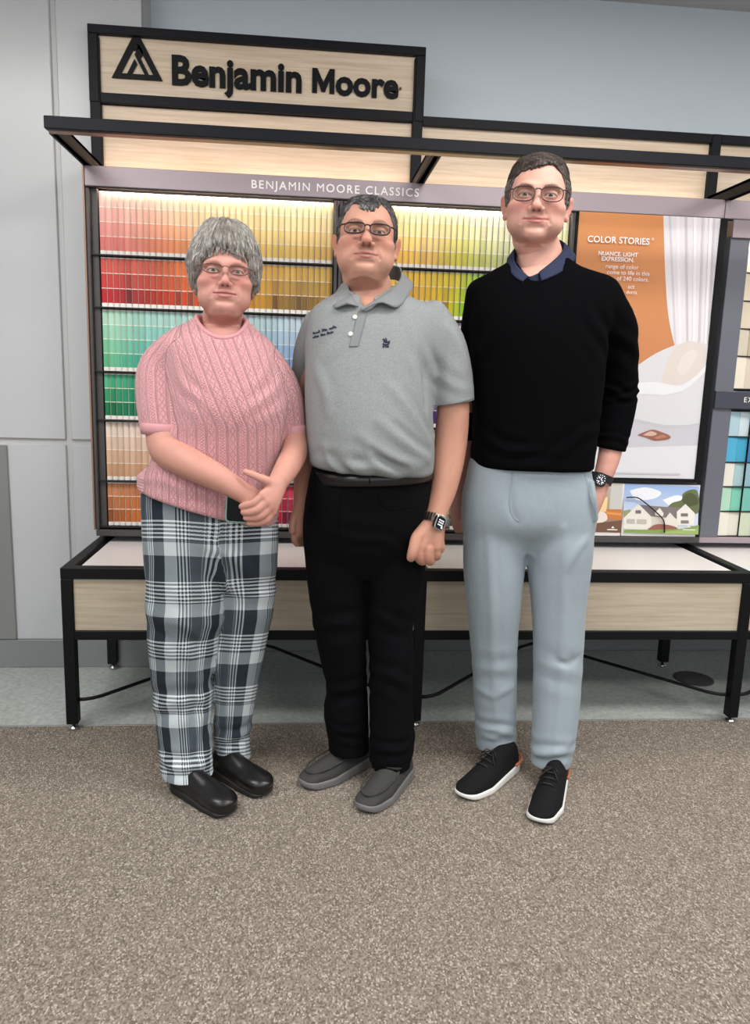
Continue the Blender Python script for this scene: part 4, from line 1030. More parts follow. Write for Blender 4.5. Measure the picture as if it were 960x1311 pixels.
def lens_mat():
    m = mat('spectacle_lens', (255, 255, 255), .03); t = NT(m); out = t.n['Material Output']
    tr = t.new('ShaderNodeBsdfTransparent'); gl = t.new('ShaderNodeBsdfGlossy'); gl.inputs['Roughness'].default_value = .02
    tr.inputs[0].default_value = (.93, .95, .94, 1); fr = t.new('ShaderNodeFresnel'); fr.inputs[0].default_value = 1.42
    mx = t.new('ShaderNodeMixShader'); t.link(fr.outputs[0], mx.inputs[0]); t.link(tr.outputs[0], mx.inputs[1]); t.link(gl.outputs[0], mx.inputs[2]); t.link(mx.outputs[0], out.inputs[0]); return m
M['lens'] = lens_mat()
def cloth(name, rgb, rough=0.9, scale=900, bump=.25, var=.08, sheen=.0, stretch=(1, 1, 1), spec=.2, wrinkle=.0):
    m = mat(name, rgb, rough, spec=spec); t = NT(m); c = lin(rgb)
    n = t.noise(t.coord(stretch), scale, 3, .65)
    t.link(t.mix(n, tuple(x*(1-var*2) for x in c), tuple(min(1, x*(1+var*2)) for x in c)), t.b.inputs['Base Color'])
    n2 = t.noise(t.coord((1, 1, .55)), 16, 3, .55); bp = t.new('ShaderNodeBump'); bp.inputs['Strength'].default_value = wrinkle; bp.inputs['Distance'].default_value = .010; t.link(n2, bp.inputs['Height'])
    b1 = t.bump(n, bump, .0012); t.link(bp.outputs[0], b1.inputs['Normal'])
    if sheen: t.b.inputs['Sheen Weight'].default_value = sheen; t.b.inputs['Sheen Roughness'].default_value = .4
    return m
M['polo'] = cloth('heather_grey_pique', (132, 136, 137), .9, 210, .3, .24, stretch=(1, 1, 2.6), wrinkle=.25)
M['polo_trim'] = cloth('grey_rib_knit', (122, 126, 128), .9, 700, .25, .07)
M['black_knit'] = cloth('black_fine_knit', (4, 4, 6), .95, 800, .35, .2, spec=.06)
M['denim'] = cloth('black_denim', (7, 8, 11), .9, 700, .3, .25, spec=.1, wrinkle=.4)
M['chino'] = cloth('pale_grey_cotton', (146, 158, 166), .75, 900, .12, .03, sheen=.15, wrinkle=.45)
M['navy_cloth'] = cloth('navy_cotton', (36, 44, 66), .8, 900, .2, .1)
M['leather'] = mat('black_leather', (20, 19, 20), .32); M['rubber'] = mat('black_rubber', (26, 26, 27), .6)
M['belt'] = mat('belt_leather', (22, 22, 25), .3)
M['sole_grey'] = mat('grey_rubber_sole', (106, 106, 106), .6); M['sole_white'] = mat('white_rubber_sole', (226, 226, 224), .5)
M['tan'] = mat('tan_leather', (176, 108, 72), .5)
M['canvas_grey'] = cloth('charcoal_canvas', (62, 62, 62), .85, 420, .6, .35, stretch=(1, 1, 2)); M['canvas_trim'] = cloth('charcoal_suede', (44, 44, 44), .8, 500, .3, .1)
M['knit_black'] = cloth('black_mesh_knit', (18, 18, 20), .85, 600, .5, .2)
M['thread'] = mat('navy_thread', (34, 40, 66), .7); M['pearl'] = mat('pearl_button', (206, 206, 200), .25)
M['phone_case'] = mat('sage_green_case', (98, 134, 122), .5); M['phone_glass'] = mat('black_phone_glass', (4, 4, 6), .35, spec=.12)
M['watch_steel'] = mat('brushed_steel', (176, 176, 172), .28, 1.0); M['watch_black'] = mat('black_aluminium', (22, 23, 25), .35, .5); M['watch_face'] = mat('black_watch_glass', (6, 6, 8), .08); M['watch_ink'] = emit('watch_display', (226, 230, 236), .6); M['strap_black'] = mat('black_fluoro_strap', (26, 28, 31), .55)
def knit_mat():
    m = mat('pink_cable_knit', (200, 146, 150), .92, spec=.15, Sheen_Weight=.25); t = NT(m)
    a = t.attr('knit').outputs['Vector']; s = t.new('ShaderNodeSeparateXYZ'); t.link(a, s.inputs[0]); u, v = s.outputs[0], s.outputs[1]
    per = 0.026
    c = t.math('FRACT', t.math('DIVIDE', u, per)); alt = t.math('FRACT', t.math('DIVIDE', u, per*2))
    def ridge(pos, w):
        d = t.math('ABSOLUTE', t.math('SUBTRACT', c, pos)); return t.math('MAXIMUM', t.math('SUBTRACT', 1.0, t.math('DIVIDE', d, w)), 0.0)
    rib = t.math('ADD', t.math('ADD', ridge(.04, .05), ridge(.16, .05)), ridge(.96, .04))
    x = t.math('SUBTRACT', c, .56)
    # plaited cable
    sw = t.math('MULTIPLY', t.math('SINE', t.math('MULTIPLY', v, 2*PI/.016)), .16)
    cab = t.math('MAXIMUM', t.math('SUBTRACT', 1.0, t.math('DIVIDE', t.math('ABSOLUTE', t.math('SUBTRACT', x, sw)), .13)), 0.0)
    cab2 = t.math('MAXIMUM', t.math('SUBTRACT', 1.0, t.math('DIVIDE', t.math('ABSOLUTE', t.math('ADD', x, sw)), .13)), 0.0)
    # lattice of diamonds in the other columns
    tri = t.math('ABSOLUTE', t.math('SUBTRACT', t.math('MULTIPLY', t.math('FRACT', t.math('DIVIDE', v, .021)), 2.0), 1.0)); dm = t.math('MULTIPLY', t.math('SUBTRACT', tri, .0), .28)
    dl = t.math('MAXIMUM', t.math('SUBTRACT', 1.0, t.math('DIVIDE', t.math('ABSOLUTE', t.math('SUBTRACT', t.math('ABSOLUTE', x), dm)), .07)), 0.0)
    isd = t.math('GREATER_THAN', alt, .5)
    mid = t.math('ADD', t.math('MULTIPLY', isd, dl), t.math('MULTIPLY', t.math('SUBTRACT', 1.0, isd), t.math('MAXIMUM', cab, cab2)))
    st = t.math('MULTIPLY', t.math('SINE', t.math('MULTIPLY', v, 2*PI/.0042)), .10)
    h = t.math('ADD', t.math('ADD', rib, mid), st)
    t.bump(h, 1.0, .0017)
    n = t.noise(t.coord(), 500, 3)
    t.link(t.mix(n, lin((190, 134, 140)), lin((210, 158, 162))), t.b.inputs['Base Color'])
    return m
M['pink'] = knit_mat(); M['pink_rib'] = cloth('pink_rib_knit', (200, 146, 151), .92, 700, .4, .05)
def plaid_mat():
    m = mat('black_white_plaid', (90, 95, 100), .9, spec=.15); t = NT(m)
    a = t.attr('plaid').outputs['Vector']; s = t.new('ShaderNodeSeparateXYZ'); t.link(a, s.inputs[0]); u, v = s.outputs[0], s.outputs[1]
    def seq(x, per, stops):
        f = t.math('FRACT', t.math('DIVIDE', x, per)); n = t.new('ShaderNodeValToRGB'); r = n.color_ramp; r.interpolation = 'CONSTANT'
        while len(r.elements) < len(stops): r.elements.new(.5)
        for e, (p, g) in zip(r.elements, stops): e.position = p; e.color = (g, g, g, 1)
        t.link(f, n.inputs[0]); return n.outputs[0]
    PU, PV = .158, .172
    # fine white lines are a second, separate sequence so the number of stops stays small
    warp = seq(u, PU, [(0, .03), (.20, .66), (.40, .06), (.62, .22), (.80, .22), (.86, .03)])
    wmask = seq(u, PU, [(0, 0), (.40, 1), (.62, 0), (.80, 1), (.98, 0)])
    wl = t.math('GREATER_THAN', t.math('SINE', t.math('MULTIPLY', u, 2*PI/.0088)), .05)
    warp = t.math('MAXIMUM', warp, t.math('MULTIPLY', t.math('MULTIPLY', wmask, wl), .8))
    weft = seq(v, PV, [(0, .03), (.28, .60), (.50, .05), (.60, .05)])
    fmask = seq(v, PV, [(0, 0), (.52, 1), (.86, 0)])
    fl_ = t.math('GREATER_THAN', t.math('SINE', t.math('MULTIPLY', v, 2*PI/.0112)), .1)
    weft = t.math('MAXIMUM', weft, t.math('MULTIPLY', t.math('MULTIPLY', fmask, fl_), .95))
    # woven: threads of warp and weft alternate; chevron twill decides which is on top
    zig = t.math('ABSOLUTE', t.math('SUBTRACT', t.math('FRACT', t.math('DIVIDE', u, .011)), .5))
    tw = t.math('GREATER_THAN', t.math('SINE', t.math('MULTIPLY', t.math('ADD', v, t.math('MULTIPLY', zig, .011)), 2*PI/.0052)), 0.0)
    top = t.math('ADD', t.math('MULTIPLY', tw, .36), .32)
    val = t.math('ADD', t.math('MULTIPLY', warp, top), t.math('MULTIPLY', weft, t.math('SUBTRACT', 1.0, top)))
    t.link(t.ramp(val, [(0.0, (30, 36, 45)), (.10, (52, 60, 69)), (.40, (128, 138, 145)), (.72, (200, 208, 211)), (1.0, (228, 233, 234))]), t.b.inputs['Base Color'])
    t.bump(t.noise(t.coord(), 800, 2), .2, .001); return m
M['plaid'] = plaid_mat()

# ------------------------------------------------------------------ shared builders
def axis_uv(V, pts, flip=1):
    """coordinates along and around a limb axis"""
    A = cr(np.array(pts, float), 6); best = np.full(len(V), 9.0); s_ = np.zeros(len(V)); C = np.zeros_like(V); L = 0
    for a, b in zip(A[:-1], A[1:]):
        d = b-a; l = np.linalg.norm(d)+1e-9; t = np.clip(((V-a) @ d)/l**2, 0, 1); c = a+t[:, None]*d; q = np.linalg.norm(V-c, axis=1)
        m = q < best; best[m] = q[m]; s_[m] = L+t[m]*l; C[m] = c[m]; L += l
    dv = A[-1]-A[0]; dv /= np.linalg.norm(dv); e1 = np.array([0, -1.0, 0]); e1 -= dv*(e1 @ dv); e1 /= np.linalg.norm(e1); e2 = np.cross(e1, dv)*flip
    r = V-C; th = np.arctan2(r @ e2, r @ e1)
    return th, s_, best
def head_frame(px, eye, dy, yaw, pitch, roll, sc):
    R = np.array(Matrix.Rotation(math.radians(yaw), 3, 'Z') @ Matrix.Rotation(math.radians(-pitch), 3, 'X') @ Matrix.Rotation(math.radians(roll), 3, 'Y'))
    sc = np.array(sc); e = px.P(eye[0], eye[1], dy)
    t = e-R @ (sc*np.array([0, -.087, 0]))
    fw = lambda L: (np.asarray(L)*sc) @ R.T+t
    inv = lambda Wd: ((np.asarray(Wd)-t) @ R)/sc
    return R, sc, fw, inv
def spectacles(par, fw, lens, rim, r, half, cz=-.002, cy=-.1115, cx=.0335, pw=3.0, lower=True, ear=.0735, tilt=.10, bridge=.004, skew=.0):
    g = MB(); mats = []
    def outline(s, n=36):
        out = []
        for k in range(n):
            a = 2*PI*k/n; c_, s_ = math.cos(a), math.sin(a)
            ux = math.copysign(abs(c_)**(2/pw), c_)*half[0]; uz = math.copysign(abs(s_)**(2/pw), s_)*half[1]
            ux *= (1-.10*(uz < 0)*abs(uz)/half[1]); uz += skew*ux*s
            out.append((s*(cx+ux*1.0) if s > 0 else -(cx+ux), cy+tilt*abs(cx+ux)**1.0*.9+.10*uz, cz+uz))
        return out
    for s in (-1, 1):
        o = outline(s); o2 = o+[o[0], o[1]]
        g.tube([fw(p) for p in o2], r, 6, False)
        xe = cx+half[0]; hz = cz+half[1]*.62
        g.tube([fw(p) for p in ((s*xe, cy+tilt*xe*.9, hz), (s*(xe+.006), cy+.014, hz+.001), (s*(ear+.004), cy+.035, hz), (s*(ear+.006), -.02, hz-.002), (s*(ear+.003), .012, hz-.004))], [r, r*1.1, r*.9, r*.9, r*.8], 6)
    xi = cx-half[0]; g.tube([fw(p) for p in ((-xi, cy+.002, cz+bridge), (-xi*.5, cy-.003, cz+bridge+.002), (xi*.5, cy-.003, cz+bridge+.002), (xi, cy+.002, cz+bridge))], r, 6)
    fr = kid('glasses', g, rim, par, True)
    for s in (-1, 1):
        o = outline(s); mb = MB(); c = np.mean(np.array(o), 0)
        for off in (0, .0012): mb.v += [tuple(fw((p[0], p[1]+off, p[2]))) for p in o]
        n = len(o); mb.f.append(tuple(range(n))); mb.f.append(tuple(range(2*n-1, n-1, -1)))
        for k in range(n): mb.f.append((k, n+k, n+(k+1) % n, (k+1) % n))
        kid('lens', mb, 'lens', fr)
    return fr
def hand_vol(v, joints, rad, k=.005):
    v.tube(joints, rad, k, n=4)
def skin_cols(V, tone, seed=1, red=(196, 126, 112), spots=()):
    col = np.tile(L3(tone), (len(V), 1))*(1+.05*nz(V, 160, seed)+.05*nz(V, 45, seed+1))[:, None]
    for (c, r, w) in spots: col = blend(col, L3(red), w*np.exp(-((V-np.array(c))**2).sum(1)/r**2))
    return np.clip(col, 0, 1)
def finish(name, label, cat, parts, base):
    """join the pieces of one body into a single mesh object standing at base"""
    V = []; F = []; C = []; n = 0
    for (v, f, c) in parts: V.append(v); F.append(f+n); C.append(c); n += len(v)
    V = np.concatenate(V)-np.array(base); F = np.concatenate(F); C = np.concatenate(C)
    o = ob(name, quad_mesh(name, V, F, C), 'skin'); o.location = base; tag(o, label, cat); return o
def garment(name, V, F, m, par, attrs=None, label=None):
    o = kid(name, quad_mesh(name, V, F, None, attrs), m, par)
    if label: o['label'] = label
    return o
def ribbon(inner, outer, n=6, thick=.003):
    A = cr(np.array(inner), 6); B = cr(np.array(outer), 6); m = min(len(A), len(B)); A = A[:m]; B = B[:m]; mb = MB()
    for i in range(m):
        for k in range(n+1): mb.v.append(tuple(A[i]+(B[i]-A[i])*k/n))
    for i in range(m-1):
        for k in range(n): a = i*(n+1)+k; mb.f.append((a, a+1, a+n+2, a+n+1))
    return mb
def solid(o, t, off=0):
    md = o.modifiers.new('thickness', 'SOLIDIFY'); md.thickness = t; md.offset = off; return o
def shoe(par, heel, toe, kind, L, zb=0.0, width=1.0):
    """kind: clog, moc, sneaker; heel and toe give the line on the floor"""
    heel = np.array(heel); toe = np.array(toe); d = toe-heel; d[2] = 0; d /= np.linalg.norm(d); e = np.array([-d[1], d[0], 0.0])
    heel = toe-d*L
    def fw(V): return np.outer(V[:, 0], d)+np.outer(V[:, 1], e)+np.outer(V[:, 2], (0, 0, 1.0))+np.array([heel[0], heel[1], zb])
    def foot2d(X, Y, r0, r1, r2, infl=0):
        w = width
        a = np.sqrt((X-.042*L/.28)**2+(Y)**2)-r0*w
        def seg(ax, ay, bx, by, ra, rb):
            dx, dy = bx-ax, by-ay; t = np.clip(((X-ax)*dx+(Y-ay)*dy)/(dx*dx+dy*dy), 0, 1)
            return np.sqrt((X-ax-t*dx)**2+(Y-ay-t*dy)**2)-(ra+t*(rb-ra))
        s = L/.28
        b = seg(.042*s, 0, .19*s, .004, r0*w, r1*w); c = seg(.19*s, .004, (.28*s-r2*w), .0, r1*w, r2*w)
        return np.minimum(np.minimum(a, b), c)-infl
    st = {'clog': .022, 'moc': .030, 'sneaker': .026}[kind]
    h = .0032; lo, hi = (-.02, -.075, -.006), (L+.02, .075, .15)
    # sole
    v = Vol(lo, hi, h); X, Y, Z = v.g((slice(None),)*3)
    f2 = foot2d(X, Y, .036, .047, .040, .002)+0*Z
    rise = .012*np.clip((X-.8*L)/(.2*L), 0, 1)**2
    top = st+.006*np.cos(np.clip(X/L, 0, 1)*PI)+(.006*np.clip((X-.85*L)/(.15*L), 0, 1) if kind != 'clog' else 0)
    v.d[:] = smax(smax(f2, (Z-top+0*f2), .006), (rise-Z+0*f2), .006).astype(np.float32)
    SV, SF = v.mesh(1)
    # upper
    v = Vol(lo, hi, h); X, Y, Z = v.g((slice(None),)*3)
    t = np.clip(X/L, -.1, 1.1)
    hgt = np.interp(t, [-.1, 0, .08, .25, .40, .55, .72, .88, 1.0, 1.1], {'clog': [.07, .075, .085, .09, .088, .078, .066, .057, .036, .01], 'moc': [.07, .085, .095, .092, .088, .080, .066, .054, .036, .01], 'sneaker': [.075, .092, .10, .098, .094, .082, .066, .055, .038, .01]}[kind])
    taper = np.clip((Z-st)/(hgt-st+1e-6), 0, 1.4)
    f2 = foot2d(X, Y, .034, .0445, .0375)+0*Z
    ins = .040*taper**2.2*np.interp(t, [0, .3, .6, 1], [.35, .55, .75, .9])
    v.d[:] = smax(smax(f2+ins, (Z-hgt)*.8+0*f2, .014), (st*.6-Z+0*f2), .004).astype(np.float32)
    if kind == 'moc':    # raised seam around the toe
        tp = [(.46*L, -.036, .070), (.62*L, -.040, .062), (.80*L, -.034, .054), (.90*L, -.016, .050), (.925*L, 0, .049), (.90*L, .016, .050), (.80*L, .034, .054), (.62*L, .040, .062), (.46*L, .036, .070)]
        v.tube(tp, [.0035]*9, .004); 
    if kind == 'clog': v.ell((.80*L, 0, .040), (.055, .044, .022), .02)
    UV, UF = v.mesh(1)
    mt = {'clog': 'leather', 'moc': 'canvas_grey', 'sneaker': 'knit_black'}[kind]
    u = garment('shoe', fw(UV), UF, mt, par)
    sm = {'clog': 'rubber', 'moc': 'sole_grey', 'sneaker': 'sole_white'}[kind]
    o = ob('sole', quad_mesh('sole', fw(SV), SF), sm); o.parent = u
    def loc(p): return fw(np.array([p]))[0]
    if kind == 'sneaker':
        lc = MB()
        for i, x in enumerate((.50, .57, .64)):
            zt = {0: .092, 1: .085, 2: .077}[i]
            lc.tube([loc(p) for p in ((x*L, -.022, zt-.010), (x*L+.004, -.010, zt-.001), (x*L+.004, .010, zt-.001), (x*L, .022, zt-.010))], .0022, 5)
        for s in (-1, 1):
            lc.tube([loc(p) for p in ((.47*L, 0, .096), (.50*L, s*.014, .104), (.54*L, s*.026, .092), (.50*L, s*.018, .094), (.46*L, 0, .098))], .0018, 5)
            lc.tube([loc(p) for p in ((.47*L, 0, .098), (.52*L, s*.012, .096), (.58*L, s*.030, .074))], .0017, 5)
        l = ob('laces', lc, 'rubber', smooth=True); l.parent = u
        hb = MB(); pts = [loc(p) for p in ((.20*L, -.0385, .034), (.06*L, -.033, .038), (-.006, 0, .042), (.06*L, .033, .038), (.20*L, .0385, .034))]
        hb.tube([tuple(x) for x in cr(pts, 5)], .0045, 6); l = ob('heel_accent', hb, 'tan', smooth=True); l.parent = u
    if kind == 'moc':
        tr = MB(); tr.tube([tuple(x) for x in cr([loc(p) for p in ((.30*L, -.036, .083), (.46*L, -.034, .080), (.53*L, 0, .087), (.46*L, .034, .080), (.30*L, .036, .083))], 5)], .005, 6)
        l = ob('collar_trim', tr, 'canvas_trim', smooth=True); l.parent = u
    return u
def watch(par, c, n, up, rw, case, band_m, case_m, size, axis):
    """wrist watch: case at c with outward normal n, up = along the forearm, band of radius rw around axis point"""
    n = np.array(n, float); n /= np.linalg.norm(n); up = np.array(up, float); up -= n*(up @ n); up /= np.linalg.norm(up); rt = np.cross(up, n)
    ax = np.array(axis)
    w = MB(); ns = 34; hw = size[1]*.30
    # linked band around the wrist
    R0 = np.linalg.norm(c-ax)
    for k in range(ns):
        a0, a1 = 2*PI*k/ns+.02, 2*PI*(k+1)/ns-.02
        q = []
        for a in (a0, a1):
            dr = math.cos(a)*n*R0*.97+math.sin(a)*rt*rw
            for rr in (1.0, 1.07):
                for s in (-1, 1): q.append(ax+dr*rr+up*s*hw)
        b = len(w.v); w.v += [tuple(x) for x in q]
        w.f += [tuple(b+i for i in f) for f in ((0, 1, 5, 4), (2, 6, 7, 3), (0, 2, 3, 1), (4, 5, 7, 6), (0, 4, 6, 2), (1, 3, 7, 5))]
    wt = kid('watch', w, band_m, par)
    def slab(sx, sz, y0, y1, m, nm, parent, pw=4.5):
        o = []; nn = 28
        for k in range(nn):
            a = 2*PI*k/nn; ca, sa = math.cos(a), math.sin(a); o.append((math.copysign(abs(ca)**(2/pw), ca)*sx, math.copysign(abs(sa)**(2/pw), sa)*sz))
        mb = MB(); lv = [(y0, 1.0), (y1-.0012, 1.0), (y1, .93)]
        for (yy, s) in lv: mb.v += [tuple(c+rt*a*s+up*b*s+n*yy) for a, b in o]
        for j in range(2):
            for k in range(nn): mb.f.append((j*nn+k, j*nn+(k+1) % nn, (j+1)*nn+(k+1) % nn, (j+1)*nn+k))
        mb.f.append(tuple(range(2*nn, 3*nn))); mb.f.append(tuple(range(nn-1, -1, -1)))
        ob_ = ob(nm, mb, m, smooth=False); ob_.parent = parent; return ob_
    slab(size[0]/2, size[1]/2, -.004, .0065, case_m, 'watch_case', wt)
    slab(size[0]*.43, size[1]*.43, .0064, .0072, 'watch_face', 'watch_face', wt)
    ink = MB()
    def bar(x, z, a, b):
        p = [c+rt*(x+i*a)+up*(z+j*b)+n*.0074 for i, j in ((-1, -1), (1, -1), (1, 1), (-1, 1))]; ink.poly(p)
    if case == 'digits':
        for r_, row in enumerate((.0075, .001, -.006)):
            for q in (-.0075, -.0025, .0025, .0075): bar(q, row, .0016, .0018)
        bar(.008, -.011, .003, .0025)
    else:
        for k in range(12): a = 2*PI*k/12; bar(math.sin(a)*.0115, math.cos(a)*.0135, .0011, .0011)
        for k in range(9): bar(.0006*k, -.0003*k, .0008, .0008); bar(.0002*k, .0010*k, .0008, .0009)
        for q in ((-.006, .004), (.006, -.007), (-.005, -.007)): bar(q[0], q[1], .0022, .0018)
    l = ob('display_marks', ink, 'watch_ink'); l.parent = wt
    cr_ = MB().tube([tuple(c+rt*(size[0]/2-.001)+up*.004), tuple(c+rt*(size[0]/2+.0025)+up*.004)], .0028, 8); l = ob('crown', cr_, case_m, smooth=True); l.parent = wt
    return wt
# ------------------------------------------------------------------ woman in the pink sweater
def woman():
    px = Px(-.33); base = (0.53, -.33, 0)
    tone = (196, 144, 132)
    R, sc, fw, inv = head_frame(px, (288.5, 346.5), -.085, 7, 7, 2.0, (1.0, 1.0, .915))
    nb = [inv(px.P(285, 412, .03)), inv(px.P(285, 440, .05))]
    hs = dict(skin=tone, w=1.0, jaw=.94, fat=.55, neck=.056, neckpts=[(0, .02, -.045), (0, .022, -.085), nb[0], nb[1]], brow=(166, 128, 116), brow_w=.55, open=.0038, nose=1.0, mouth=.0265, gape=.0012, lips=.95, bag=1, lash=(110, 80, 72), lip_c=(160, 86, 88), ear=.9, flush=(192, 108, 100), smile=.0016, fold=1.2)
    hv, hf, hc, rows = make_head(hs)
    # arms and hands
    v = Vol(px.P(165, 690, -.30)-.05, px.P(400, 500, .15)+.05, .0024)
    P, r = px.pts([(209, 520, -.03, 23), (211, 553, -.07, 24), (214, 576, -.10, 21.5), (238, 591, -.15, 20.5), (270, 607, -.19, 18), (300, 624, -.205, 14.5), (322, 638, -.208, 12.5)]); v.tube(P, r, .01)
    P, r = px.pts([(374, 525, .0, 14), (377, 556, -.02, 15.5), (377, 578, -.06, 16.5), (368, 598, -.13, 16), (358, 614, -.19, 13.5), (352, 624, -.215, 12)]); v.tube(P, r, .01)
    # right hand underneath, wrapped round the phone from behind
    P, r = px.pts([(322, 638, -.205, 12), (334, 648, -.200, 13), (341, 655, -.197, 11)]); v.tube(P, r, .012)
    for a in ([(338, 648, -.196, 5.4), (322, 652, -.188, 5), (300, 651, -.188, 4.4)], [(340, 654, -.196, 5.4), (322, 659, -.188, 5), (301, 658, -.188, 4.4)], [(340, 660, -.194, 5), (324, 665, -.188, 4.6), (306, 664, -.188, 4.2)]):
        P, r = px.pts(a); v.tube(P, r, .005)
    # left hand on top: back of the hand, four fingers reaching to the picture's left, thumb above
    kn = [(337, 634, -.243), (343, 641, -.246), (347, 648, -.244), (349, 655, -.238)]
    for q, rr in zip(kn, (6.4, 6.4, 6.2, 5.6)):
        P, r = px.pts([(353, 622, -.216, 10), ((353+q[0])/2+1, (622+q[1])/2, -.233, 8.2), (*q, rr)]); v.tube(P, r, .012)
    fing = [[(337, 634, -.243, 5.9), (326, 643.5, -.247, 5.2), (317, 647, -.240, 4.8), (309.5, 648.5, -.229, 4.2)],
            [(343, 641, -.246, 5.9), (331, 652, -.252, 5.3), (321, 655.5, -.245, 4.9), (312, 656, -.232, 4.2)],
            [(347, 648, -.244, 5.7), (336, 659.5, -.249, 5.1), (326, 663, -.242, 4.7), (315, 663, -.230, 4.1)],
            [(349, 655, -.238, 5.2), (341, 666, -.242, 4.6), (332, 669.5, -.236, 4.2), (319, 670, -.227, 3.7)]]
    for a in fing: P, r = px.pts(a); v.tube(P, r, .0028, n=4)
    P, r = px.pts([(352, 622, -.22, 9), (343, 616.5, -.236, 6.6), (331, 611, -.240, 5.2), (322, 607, -.235, 4.7), (314, 604, -.226, 3.9)]); v.tube(P, r, .007, n=4)
    av, af = v.mesh(1)
    spots = [(px.P(*q), .010, .35) for q in kn]+[(px.P(a[1][0], a[1][1], a[1][2]), .007, .35) for a in fing]+[(px.P(205, 580, -.05), .03, .45)]
    ac = skin_cols(av, (192, 140, 126), 4, spots=spots)
    # hidden core of the body, under the clothes
    v = Vol((.2, -.62, 0.02), (.95, -.05, 1.55), .012)
    v.loft(px.rows([(420, 245, 318, .05, .06), (450, 222, 335, .075, .075), (520, 232, 362, .12, .09), (600, 205, 345, .11, .09), (680, 200, 345, .10, .09), (740, 205, 335, .09, .08)]), .02)
    for L in ([(237, 730, -.02, 36), (233, 850, -.02, 26), (236, 1000, -.05, 17)], [(312, 730, .02, 30), (303, 850, .03, 22), (296, 975, .05, 13)], [(228, 456, 0, 16), (208, 520, -.02, 17)], [(330, 466, 0, 13), (372, 540, -.01, 11)]):
        P, r = px.pts(L); v.tube(P, r, .03)
    P, r = px.pts([(285, 405, .03, 24), (285, 440, .03, 26)]); v.tube(P, r, .02)
    cv, cf_ = v.mesh(0)
    W_ = finish('person', 'person in pink cable knit sweater and plaid trousers holding a phone at the waist', 'person',
                [(fw(hv), hf, hc), (av, af, ac), (cv, cf_, np.tile(L3(tone), (len(cv), 1)))], base)
    # eyes
    for s in (-1, 1): kid('eye', eyeball(fw((s*.0315, -.0745, -.0015)), R @ np.array((.02, -1, .03)), (88, 98, 92), .0130), 'eye', W_)
    # hair: full, swept back from a soft fringe, down to the collar behind the ears
    hs['hair_thick'] = lambda phi, z, sd, tz: (.0145+.0075*bump01(phi, .3, 1.0)*np.exp(-((z-.035)/.050)**2)+.032*tz**.85-.009*bump01(-z, .02, .07))*1.0
    hs['hairline'] = [(0, .064), (.35, .060), (.60, .056), (.78, .034), (.92, .006), (1.10, -.012), (1.38, -.014), (1.6, -.045), (2.0, -.075), (3.2, -.095)]
    hs['wave'] = .0022; hs['rag2'] = .006; hs['rag'] = .0030; hs['edge'] = .012; hs['groove'] = .0014; hs['gf'] = 38
    gv, gf = make_hair(hs, rows)
    hr = garment('hair', fw(gv), gf, 'hair_w', W_)
    def flow(p, n):
        top = np.array([0.0, .02, .10]); f = p-top; f[2] -= .05
        if p[1] < -.05: f = np.array([p[0]*3.5+.15, -.2, -1.0])
        if abs(p[0]) > .06: f = np.array([.1*np.sign(p[0]), .55, -.8])
        return f/np.linalg.norm(f)
    st = strands(gv, gf, flow, 3200, .046, .0007, 5, .0020, lambda P, N: (N[:, 1] < .5) | (P[:, 2] > .05))
    for i, p in enumerate(st.v): st.v[i] = tuple(fw(p))
    s_ = ob('hair_locks', MB().mesh('x') if False else st, 'hair_w', smooth=True); s_.parent = hr
    fr = MB(); rs = np.random.RandomState(3); th = BVHTree.FromPolygons([tuple(a) for a in hv.tolist()], [tuple(f) for f in hf.tolist()])
    cl = [(rs.uniform(-.054, .054), rs.uniform(.016, .042), rs.normal()*.32) for _ in range(34)]
    for _ in range(480):
        q0 = cl[rs.randint(34)]; x = q0[0]+rs.normal()*.0028; p = np.array([x, -.095, .086-abs(x)*.40]); pts = []; L = q0[1]*rs.uniform(.75, 1.1); dr_ = np.array([(x-.012)*9+q0[2]-(x-q0[0])*60, 0, -1.0]); dr_ /= np.linalg.norm(dr_)
        for k in range(5):
            q = th.find_nearest(Vector(p)); pp = np.array(q[0]); nn = np.array(q[1]); pts.append(fw(pp+nn*(.011*(1-k/4.6)+.002*rs.rand()))); p = pp+nn*.004+dr_*L/4
        rr = rs.uniform(.0006, .0011); fr.tube(pts, [rr, rr, rr, rr*.8, rr*.15], 3, False)
    s_ = ob('fringe', fr, 'hair_w', smooth=True); s_.parent = hr
    st = strands(gv, gf, flow, 1300, .050, .0008, 6, .0026, lambda P, N: (N[:, 1] < .3) & ((P[:, 2] < .085) | (np.abs(P[:, 0]) > .03)))
    st.v = [tuple(fw(p)) for p in st.v]; s_ = ob('silver_locks', st, 'hair_wl', smooth=True); s_.parent = hr
    spectacles(W_, fw, None, 'rim_metal', .0011, (.0245, .0125), cz=-.002, cx=.0335, pw=3.2, tilt=.14, bridge=.005)
    # sweater
    v = Vol((.18, -.60, .70), (.92, -.12, 1.44), .0036)
    v.loft(px.rows([(406, 250, 314, .045, .075), (414, 240, 322, .058, .082), (426, 222, 334, .078, .088), (445, 206, 350, .105, .097), (480, 212, 364, .140, .105), (520, 218, 372, .165, .112), (560, 212, 366, .155, .118), (590, 196, 360, .150, .122), (612, 180, 360, .155, .128), (630, 178, 359, .160, .13), (650, 183, 357, .160, .13), (690, 186, 352, .15, .125)]), .02, p=2.3)
    SL = [(230, 442, .0, 20), (208, 472, .0, 29.5), (206, 512, -.03, 31), (210, 556, -.065, 28)]
    SR = [(330, 452, .0, 20), (354, 484, .0, 23), (368, 516, -.005, 21), (375, 560, -.02, 17)]
    axL, rL = px.pts(SL); axR, rR = px.pts(SR)
